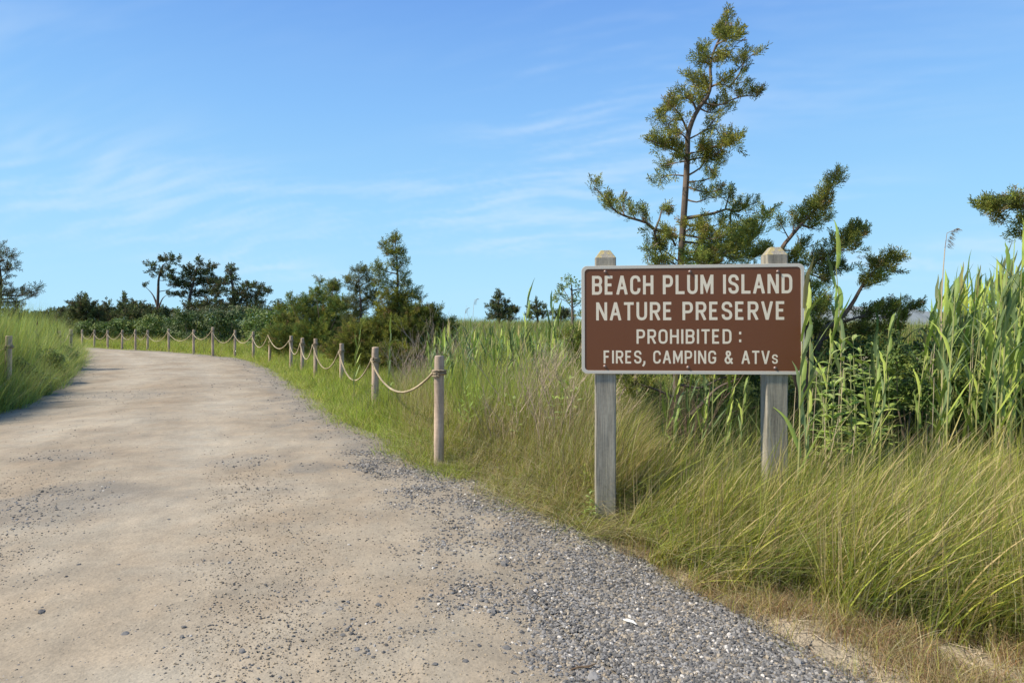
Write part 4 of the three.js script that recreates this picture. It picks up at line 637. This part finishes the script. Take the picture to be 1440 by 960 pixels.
rows.forEach(([label, px, d, pal, blobs], i) => woody('skyline_bush', label, 'bush', { seed: 540 + i, d, far: true, base: [px, HOR + F * H / d], pal, leaf: d < 43 ? clumps : farSprays, mat: d < 43 ? broadMat : needleMat, size: d < 43 ? 3.0 : 2.9, dens: d < 43 ? 1.3 : 2.2, thin: 1, deep: 3, blobs: blobs.map(([a, b, c, e]) => [a, b, c * 1.2, e * 1.15]) }));

// dark undergrowth behind the sign and the reeds
woody('marsh_shrub', 'dense dark green shrub filling the gap behind the reeds right of the sign', 'shrub', { seed: 560, d: 6.4, base: [1245, 650], pal: [...BUSH, ...DARKB], leaf: clumps, mat: broadMat, size: 1.05, dens: 1.0, thin: .5, deep: 1.1, blobs: [[1180, 500, 45, 35], [1240, 495, 45, 32], [1300, 500, 45, 35], [1350, 520, 50, 40], [1190, 550, 50, 40], [1260, 545, 50, 36, 1.1], [1330, 560, 55, 40], [1400, 540, 60, 50], [1460, 560, 60, 60], [1230, 595, 60, 36, 1], [1310, 610, 60, 36], [1170, 600, 45, 34], [1400, 610, 60, 36]] });
woody('marsh_elder', 'dark leafy bush in the gap between the leafy shrub and reed bed', 'shrub', { seed: 562, d: 5.5, base: [1275, 684], pal: [...BUSH, ...DARKB], leaf: clumps, mat: broadMat, size: .95, dens: 1.3, thin: .5, deep: .5, blobs: [[1262, 505, 30, 26], [1292, 520, 34, 28], [1268, 550, 34, 24], [1300, 560, 32, 24], [1345, 540, 34, 26], [1385, 570, 34, 26]] });
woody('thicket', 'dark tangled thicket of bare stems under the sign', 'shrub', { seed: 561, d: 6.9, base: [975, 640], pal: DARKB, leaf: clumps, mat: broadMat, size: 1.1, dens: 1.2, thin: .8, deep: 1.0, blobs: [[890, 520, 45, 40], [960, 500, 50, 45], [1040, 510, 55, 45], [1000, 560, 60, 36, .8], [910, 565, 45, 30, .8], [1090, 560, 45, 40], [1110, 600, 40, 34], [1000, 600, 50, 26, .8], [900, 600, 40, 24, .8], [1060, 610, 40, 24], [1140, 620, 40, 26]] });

[[62, 15, [[58, 503, 26, 16], [75, 512, 20, 14], [45, 515, 18, 12]], BUSH, 'dark leafy shrub buried in the tall grass of the left bank'], [16, 12.5, [[18, 520, 26, 18], [40, 535, 22, 14], [-10, 515, 24, 20]], DARKB, 'dark shrub low in the grass at the left edge'], [100, 19.5, [[98, 500, 12, 10], [88, 492, 14, 9]], BUSH, 'small leafy shrub near the tip of the left bank']].forEach(([px, d, blobs, pal, label], i) => woody('bank_shrub', label, 'shrub', { seed: 570 + i, d, base: [px, HOR + F * H / d], pal, leaf: clumps, mat: broadMat, size: 1.3, dens: 1.1, thin: .5, blobs }));

// leafless grey twigs
function twigShrub(label, px, d, topPx, seed, group, n = 7, colr = [.52, .46, .37]) {
  const r = rngOf(seed), x = gx(px, d), base = V(x, groundY(x, -d) - .02, -d), hgtTop = at(px, topPx, d).y, b = new MB();
  const grow = (p, dir, len, rad, lev) => {
    const k = 5, pts = [p.clone()], q = p.clone(), dd = dir.clone(); for (let s = 1; s <= k; s++) { dd.add(V(gauss(r) * .12, gauss(r) * .06 + .03, gauss(r) * .12)).normalize(); q.addScaledVector(dd, len / k); pts.push(q.clone()); if (lev < 3 && s > 1 && r() < .75) grow(q.clone(), dd.clone().add(V(gauss(r) * .75, .2 * r(), gauss(r) * .75)).normalize(), len * (.4 + .25 * r()), rad * .55, lev + 1); }
    const v = .75 + r() * .5; b.col = colr.map((c) => c * v); b.tube(pts, pts.map((_, i) => rad * (1 - .7 * i / k)), lev ? 3 : 5, false);
  };
  for (let i = 0; i < n; i++) grow(V(gauss(r) * .08, 0, gauss(r) * .08), V(gauss(r) * .5 + .12, 1, gauss(r) * .4).normalize(), (hgtTop - base.y) * (.55 + .4 * r()), .0055 + .003 * r(), 0);
  const o = mesh('twig_shrub', b.geo(), barkMat); o.position.copy(base); tag(o, label, 'shrub', group);
}
[[770, 5.6, 545], [740, 6.4, 530], [790, 6.3, 520], [715, 7.2, 535], [820, 5.8, 545], [700, 6.2, 560], [755, 7.6, 505], [800, 7.3, 500], [850, 6.0, 550], [690, 8.4, 530]].forEach(([px, d, t], i) => twigShrub('leafless grey twig shrub in the dry grass left of the sign', px, d, t, 580 + i, 'grey twig shrubs left of the sign'));
[[572, 10.5, 494], [600, 10.2, 486], [615, 11, 492], [590, 11.5, 490], [640, 10.6, 498], [560, 11, 500]].forEach(([px, d, t], i) => twigShrub('leafless grey twig shrub at the foot of the pointed juniper', px, d, t, 600 + i, 'grey twig shrubs below the pointed juniper', 8, [.5, .44, .4]));
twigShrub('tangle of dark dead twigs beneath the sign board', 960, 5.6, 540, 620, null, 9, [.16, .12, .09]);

// ── reeds ──
function reedLeaf(r, L, W, pal) {
  const b = new MB(), c = pick(pal, r), v = .8 + .4 * r(), n = 8, pts = [], ws = [], droop = .05 + r() * r() * .95, a = .22 + r() * .36; b.col = c.slice(0, 3).map((q) => q * v);
  for (let s = 0; s <= n; s++) { const t = s / n; pts.push(V(L * (Math.sin(a) * t + droop * .45 * t * t), L * (Math.cos(a) * t - droop * .55 * t * t * t), L * .05 * Math.sin(t * 3 + r()))); ws.push(W * Math.max(.05, Math.pow(Math.sin(Math.PI * Math.min(1, .12 + t * .88)), .75) * (1 - .45 * t))); }
  b.ribbon(pts, ws, V(0, 0, 1), .3); return b.geo();
}
const REED = [[.28, .38, .08, 4], [.2, .28, .11, 5], [.42, .5, .1, 2], [.56, .48, .2, .4]], REEDD = [[.1, .16, .05, 3], [.12, .18, .07, 3]];
const reedStemMat = new THREE.MeshStandardMaterial({ name: 'reed_stem', vertexColors: true, roughness: .7 });
function makeReed(seed, h, o = {}) { // a group: stem, leaves and perhaps a seed plume
  const r = rngOf(seed), g = new THREE.Group(), b = new MB(), n = 12, lean = (o.lean ?? .1) * (.4 + r()), pts = []; const P = (t) => V(lean * h * t * t + .01 * Math.sin(t * 6 + seed), h * t * (1 - .1 * lean), .03 * h * t * t * gaussFix); const gaussFix = gauss(r);
  for (let k = 0; k <= n; k++) pts.push(P(k / n)); b.col = o.stem ?? [.27, .28, .1]; b.tube(pts, pts.map((_, k) => .0055 * (1 - .65 * k / n)), 6); mesh('stem', b.geo(), reedStemMat, g);
  const m = o.leaves ?? 9; let a = r() * 6.28;
  for (let k = 0; k < m; k++) { const t = lerp(o.from ?? .32, o.to ?? .99, k / (m - 1)), L = (.26 + .24 * r()) * (t > .93 ? .8 : 1) * (o.leafL ?? 1), lf = mesh('leaf', reedLeaf(r, L, (.019 + .012 * r()), o.pal ?? REED), reedMat, g); lf.position.copy(P(t)); a += Math.PI + gauss(r) * .5; const wind = Math.atan2(Math.sin(a) * .75, Math.cos(a) + .45); lf.rotation.y = -wind; if (t > .9) lf.rotation.z = .25; }
  if (o.plume) { const pb = new MB(), e = P(1); for (let k = 0; k < 46; k++) { const t = r(), p = V(e.x + .05 * t * t + .006 * gauss(r), e.y - .01 + .13 * t - .05 * t * t, e.z + .006 * gauss(r)), v = .8 + .5 * r(), l = .015 + .03 * r(); pb.col = [.34 * v, .25 * v, .17 * v]; pb.ribbon([p, V(p.x + l * .5, p.y + l * .35, p.z + .006 * gauss(r)), V(p.x + l * 1.1, p.y + l * .1, p.z + .01 * gauss(r))], [.0015, .0035, .0006], V(0, .4, 1)); } pb.tube([e, V(e.x + .01, e.y + .06, e.z), V(e.x + .05, e.y + .075, e.z)], [.002, .0015, .0008], 4); mesh('plume', pb.geo(), grassMat, g); }
  return g;
}
const protos = [1, 2, 3, 4, 5, 6, 7, 8].map((k) => makeReed(700 + k, 1.0 + .0 * k, { leaves: 8 + k % 4, lean: .06 + .03 * (k % 3), leafL: .62 }));
function reedAt(px, topY, d, k, label, group, rot, proto) {
  const o = (proto ?? protos[k % protos.length]).clone(), x = gx(px, d), y = groundY(x, -d) - .02, h = at(px, topY, d).y - y; o.name = numbered('reed'); o.position.set(x, y, -d); o.scale.set(lerp(1, h, .72), h, lerp(1, h, .72)); o.rotation.y = rot; scene.add(o); tag(o, label, 'reed', group); return o;
}
{
  const r = rngOf(77);
  const spots = []; // the reed bed at the right
  for (let k = 0; k < 74; k++) { const d = lerp(4.3, 6.6, Math.pow(r(), .8)), px = lerp(1282, 1520, Math.pow(r(), .75)); spots.push([px, Math.max(372, lerp(485, 415, sstep(1240, 1440, px)) + (r() - .42) * 110), d]); }
  for (const [px, ty, d] of spots) reedAt(px, ty, d, Math.floor(r() * 8), 'tall green reed with long blade leaves in the reed bed right of the sign', 'reeds of the bed at the right', (r() - .5) * 1.3);
  const near = [[1118, 428, 4.05, .1, 'pale reed whose tips cross the right edge of the sign board'], [1186, 372, 5.3, 1.5, 'tall dark leaved reed standing against the sky right of the sign'], [1160, 432, 5.0, .2, 'bright reed with arching leaf between sign and leafy shrub'], [1240, 462, 4.7, -.2, 'light green reed in front of the leafy shrub'], [1225, 500, 4.6, .5, 'short light green reed low in front of the leafy shrub'], [1130, 470, 4.15, .4, 'green reed just right of the right sign post']];
  near.forEach(([px, t, d, rot, label], i) => reedAt(px, t, d, i + 2, label, null, rot));
  [[930, 515, 5.1], [944, 540, 5.0], [1002, 530, 5.0], [1018, 520, 5.2], [1040, 545, 4.9], [985, 545, 5.2], [965, 530, 5.3]].forEach(([px, t, d], i) => reedAt(px, t, d, i + 1, 'green reed showing between the sign posts below the board', 'reeds under the sign board', (i % 3 - 1) * .5));
  [[545, 455, 9.6], [497, 458, 10.8], [735, 405, 8.2], [770, 425, 8.6], [782, 430, 8.4], [664, 470, 8.0], [645, 490, 7.4], [605, 470, 9.6], [750, 470, 7.8], [690, 480, 8.2], [715, 455, 9]].forEach(([px, t, d], i) => reedAt(px, t + 12, d, i + 3, 'slender light green reed standing in the meadow between fence and sign', 'scattered meadow reeds', (i % 4 - 1.5) * .4));
  const plume = makeReed(760, 1, { leaves: 5, from: .25, to: .7, leafL: .5, plume: true, lean: .05, stem: [.42, .34, .22] });
  reedAt(1322, 348, 5.0, 0, 'tall tan reed stalk with a drooping seed plume above the reed bed', null, .1, plume);
  reedAt(664, 428, 15, 0, 'distant reed stalk with drooping plume right of the pointed juniper', 'plumed reeds over the marsh', .4, plume); reedAt(652, 440, 15.5, 0, 'distant reed stalk with drooping plume right of the pointed juniper', 'plumed reeds over the marsh', 0, plume);
  // bare tan stalks of last year
  const sb = new MB(); sb.col = [.42, .34, .23]; sb.tube([V(0, 0, 0), V(.01, .5, .005), V(.05, 1, 0)], [.0045, .004, .0015], 5); const sg = sb.geo();
  for (let k = 0; k < 40; k++) { const px = k < 9 ? lerp(1105, 1180, r()) : lerp(1180, 1480, r()), d = lerp(4.4, 5.8, r()), x = gx(px, d), y = groundY(x, -d) - .02, h = at(px, lerp(640, 470, r()), d).y - y, o = mesh('dry_reed_stalk', sg, reedStemMat); o.position.set(x, y, -d); o.scale.set(1, h, 1); o.rotation.set(gauss(r) * .08, r() * .6, gauss(r) * .1); tag(o, 'bare tan reed stalk of last year among the green reeds', 'reed stalk', 'bare stalks in the reed bed'); }
  // the bed behind, as one mass
  const flat = protos.slice(0, 5).map((p) => { const gs = []; p.updateMatrixWorld(true); p.traverse((m) => { if (m.isMesh) { const q = m.geometry.clone().applyMatrix4(m.matrixWorld); gs.push(q); } }); return mergeGeometries(gs); });
  field('reed_bed', 'mass of green reeds behind the single ones at the right', 'reeds', flat, reedMat, scatter(620, 30, 5.8, 11, 1190, 1760, (x, z, d, px, q) => { if (px < 1310 && q() < .9) return null; const h = at(px, Math.max(385, lerp(480, 428, sstep(1230, 1420, px)) + (q() - .42) * 90), d).y; return { m: placed(x, groundY(x, z) - .03, z, (q() - .5) * 2, lerp(1, h, .7), h), c: tint(q, .35) }; }), 15);
  field('bank_reeds', 'short reeds standing in the grass of the left bank', 'reeds', flat, reedMat, scatter(260, 32, 9, 26, -250, 112, (x, z, d, px, q) => { if (sdL(x, z) < .6) return null; const h = .85 + .6 * q(); return { m: placed(x, groundY(x, z) - .03, z, q() * 6, h, h), c: tint(q, .35) }; }), 19);
  field('marsh_reeds', 'light green reeds mixed in the meadow beyond the fence', 'reeds', flat, reedMat, scatter(420, 31, 8, 24, 600, 860, (x, z, d, px, q) => { const h = (.75 + .5 * q()); return { m: placed(x, groundY(x, z) - .03, z, q() * 6, h, h), c: tint(q, .35).map((e) => e * 1.1) }; }), 16);
}

// ── leafy plants ──
{
  const lanceolate = (seed, L, W, col) => { const b = new MB(), r = rngOf(seed), n = 5, pts = [], ws = [], dr = .15 + .35 * r(); b.col = col; for (let s = 0; s <= n; s++) { const t = s / n; pts.push(V(L * t * .85, L * (.5 * t - dr * t * t), 0)); ws.push(W * Math.max(.06, Math.sin(Math.PI * Math.min(1, .08 + .92 * t)))); } b.ribbon(pts, ws, V(0, 0, 1), .35); return b.geo(); };
  const leafSet = [[.38, .5, .11], [.33, .45, .09], [.46, .56, .13], [.42, .5, .17], [.28, .38, .085]].map((c, i) => lanceolate(i + 1, .085 + .01 * (i % 3), .026 + .003 * (i % 2), c));
  function leafyPlant(name, label, category, stems, seed, group, leaves = leafSet, step = .05, cap = 300, mat = broadMat, scale = 1) {
    const r = rngOf(seed), d0 = stems[0][2], base = V(gx(stems[0][0], d0), 0, -d0); base.y = groundY(base.x, base.z); const t = thing(name, label, category, base, group), b = new MB(), rest = []; let count = 0; b.col = [.2, .21, .09];
    for (const [px, top, d, from = .35] of stems) {
      const x = gx(px, d), y = groundY(x, -d), h = at(px, top, d).y - y, lx = gauss(r) * .08 * h, lz = gauss(r) * .08 * h, P = (u) => V(x + lx * (u * u - 1), y + h * u, -d + lz * (u * u - 1)).sub(base); b.tube([0, .25, .5, .75, 1].map(P), [.005, .0045, .004, .003, .0015].map((q) => q * scale), 5);
      let a = r() * 6; for (let u = from; u <= 1.001; u += step / h * (.8 + .4 * r()) * scale) for (const s of [0, Math.PI]) { a += 1.57; const sz = scale * (.65 + .5 * r()) * (u > .93 ? .75 : 1), up = u > .9 ? .55 : .1 * gauss(r) + .12, e = new THREE.Euler(gauss(r) * .25, a + s, up, 'YXZ'), gl = leaves[Math.floor(r() * leaves.length)]; if (count++ < cap) { const lf = mesh('leaf', gl, mat, t); lf.position.copy(P(u)); lf.rotation.copy(e); lf.scale.setScalar(sz); } else rest.push([gl, new THREE.Matrix4().compose(P(u), TQ.setFromEuler(e), V(sz, sz, sz))]); a += .3; }
    }
    mesh('stems', b.geo(), reedStemMat, t);
    if (rest.length) { const m = mesh('foliage', mergeGeometries(rest.map(([g, q]) => g.clone().applyMatrix4(q))), mat, t); m.userData.kind = 'stuff'; }
    return t;
  }
  leafyPlant('leafy_shrub', 'bright green lance leaved shrub right of the right sign post', 'shrub', [[1168, 488, 4.95], [1182, 478, 5.05], [1155, 520, 4.9], [1196, 500, 4.9], [1210, 486, 5.15], [1175, 530, 4.75], [1222, 510, 5.0], [1190, 545, 4.8], [1160, 560, 4.75], [1205, 560, 4.85], [1235, 500, 5.3], [1250, 515, 5.2], [1180, 590, 4.7], [1200, 470, 5.4], [1230, 480, 5.5], [1262, 500, 5.5]], 801, null, leafSet, .05, 300, broadMat, 1.55);
  const ylo = [[.36, .42, .05], [.3, .38, .05], [.42, .45, .07]].map((c, i) => lanceolate(i + 21, .075, .015, c));
  leafyPlant('weed', 'small yellow green weed just left of the left sign post', 'plant', [[822, 655, 4.75, .6], [826, 668, 4.72, .6]], 810, null, ylo, .03, 200, broadMat, .9);
  leafyPlant('weed', 'low green weed at the foot of the left sign post', 'plant', [[830, 690, 4.45, .3], [824, 712, 4.4, .3], [836, 705, 4.38, .3]], 811, null, leafSet, .035, 200, broadMat, .6);
  const feather = [[.3, .38, .05], [.25, .35, .05]].map((c, i) => lanceolate(i + 31, .07, .011, c));
  const wl = [[524, 540, 9.4, 'bright yellow green weed clump in front of the second rope post'], [505, 548, 10.1, 'bright weed clump left of the second rope post']];
  wl.forEach(([px, t, d, label], i) => leafyPlant('weed_clump', label, 'plant', [0, 1, 2, 3, 4, 5, 6].map((k) => [px + (k - 3) * 5, t + Math.abs(k - 3) * 5, d + (k % 3) * .1, .15]), 820 + i, null, feather, .035, 260, broadMat, .95));
  leafyPlant('weed_clump', 'feathery yellow green weed in the grass before the sign', 'plant', [[938, 778, 3.75, .1], [946, 765, 3.78, .1], [932, 790, 3.72, .1], [952, 785, 3.7, .1]], 830, null, [[.3, .33, .06], [.26, .3, .05]].map((c, i) => lanceolate(i + 41, .04, .004, c)), .012, 300, broadMat, .6);
  leafyPlant('weed_clump', 'bright green willowy weeds in the meadow right of the first rope post', 'plant', [[655, 548, 6.9, .3], [668, 540, 7.0, .3], [680, 545, 6.8, .3], [692, 552, 7.0, .3], [674, 560, 6.6, .3], [660, 570, 6.5, .3], [700, 540, 7.3, .3], [645, 560, 6.8, .3]], 840, null, [[.36, .5, .08], [.3, .44, .07]].map((c, i) => lanceolate(i + 51, .09, .013, c)), .045, 300, broadMat, 1.35);
  leafyPlant('weed_clump', 'tall leafy green weeds midway between rope post and sign', 'plant', [[722, 560, 6.3, .25], [735, 548, 6.5, .25], [748, 570, 6.2, .3], [712, 552, 6.6, .25], [760, 556, 6.6, .3], [730, 585, 6.0, .3]], 841, null, leafSet, .06, 300, broadMat, 1.1);
  leafyPlant('weed_clump', 'leafy green weeds touching the left side of the sign', 'plant', [[790, 540, 5.9, .3], [802, 530, 6.0, .3], [812, 548, 5.8, .3], [780, 560, 5.7, .3]], 842, null, leafSet, .06, 300, broadMat, 1.0);
  leafyPlant('weed_clump', 'broad leaved weeds on the edge of the left bank', 'plant', [[30, 530, 11.6, .1], [44, 524, 12.0, .1], [56, 530, 12.4, .1], [20, 540, 11.3, .1], [70, 520, 13, .1]], 843, null, leafSet, .07, 300, broadMat, 2);
  leafyPlant('weed_clump', 'yellow flowering weed cluster at the left edge of the bank', 'plant', [[6, 535, 10.6, .3], [-6, 540, 10.5, .3], [14, 545, 10.7, .3], [20, 555, 10.8, .3]], 850, null, ylo, .05, 260, broadMat, 1.5);
}
// the dead stalk on the left bank and the old stump in the marsh
{ const b = new MB(); b.col = [.15, .1, .06]; const p = []; for (let k = 0; k <= 16; k++) p.push(V(.02 * Math.sin(k * .5), k / 16 * 1.62, 0)); b.tube(p, p.map((_, k) => k < 7 ? .012 : .03 + .012 * Math.sin(k * 2.3) - .0015 * k), 7); const d = 17.5, x = gx(51, d), o = mesh('dead_stalk', b.geo(), barkMat); o.position.set(x, groundY(x, -d), -d); tag(o, 'dark brown dead seed stalk rising from the left grass bank', 'dead stalk'); }
{ const b = new MB(); b.col = [.3, .27, .24]; b.tube([V(0, -.1, 0), V(.01, .35, 0), V(-.03, .75, 0), V(-.05, 1.05, .01)], [.075, .07, .06, .035], 9); const d = 20, x = gx(688, d), o = mesh('marsh_stump', b.geo(), barkMat); o.position.set(x, .05, -d); tag(o, 'grey weathered stump standing out in the marsh', 'stump'); }

scene.traverse((o) => { if (o.isMesh) { o.castShadow = true; o.receiveShadow = true; } });
renderer.render(scene, camera);
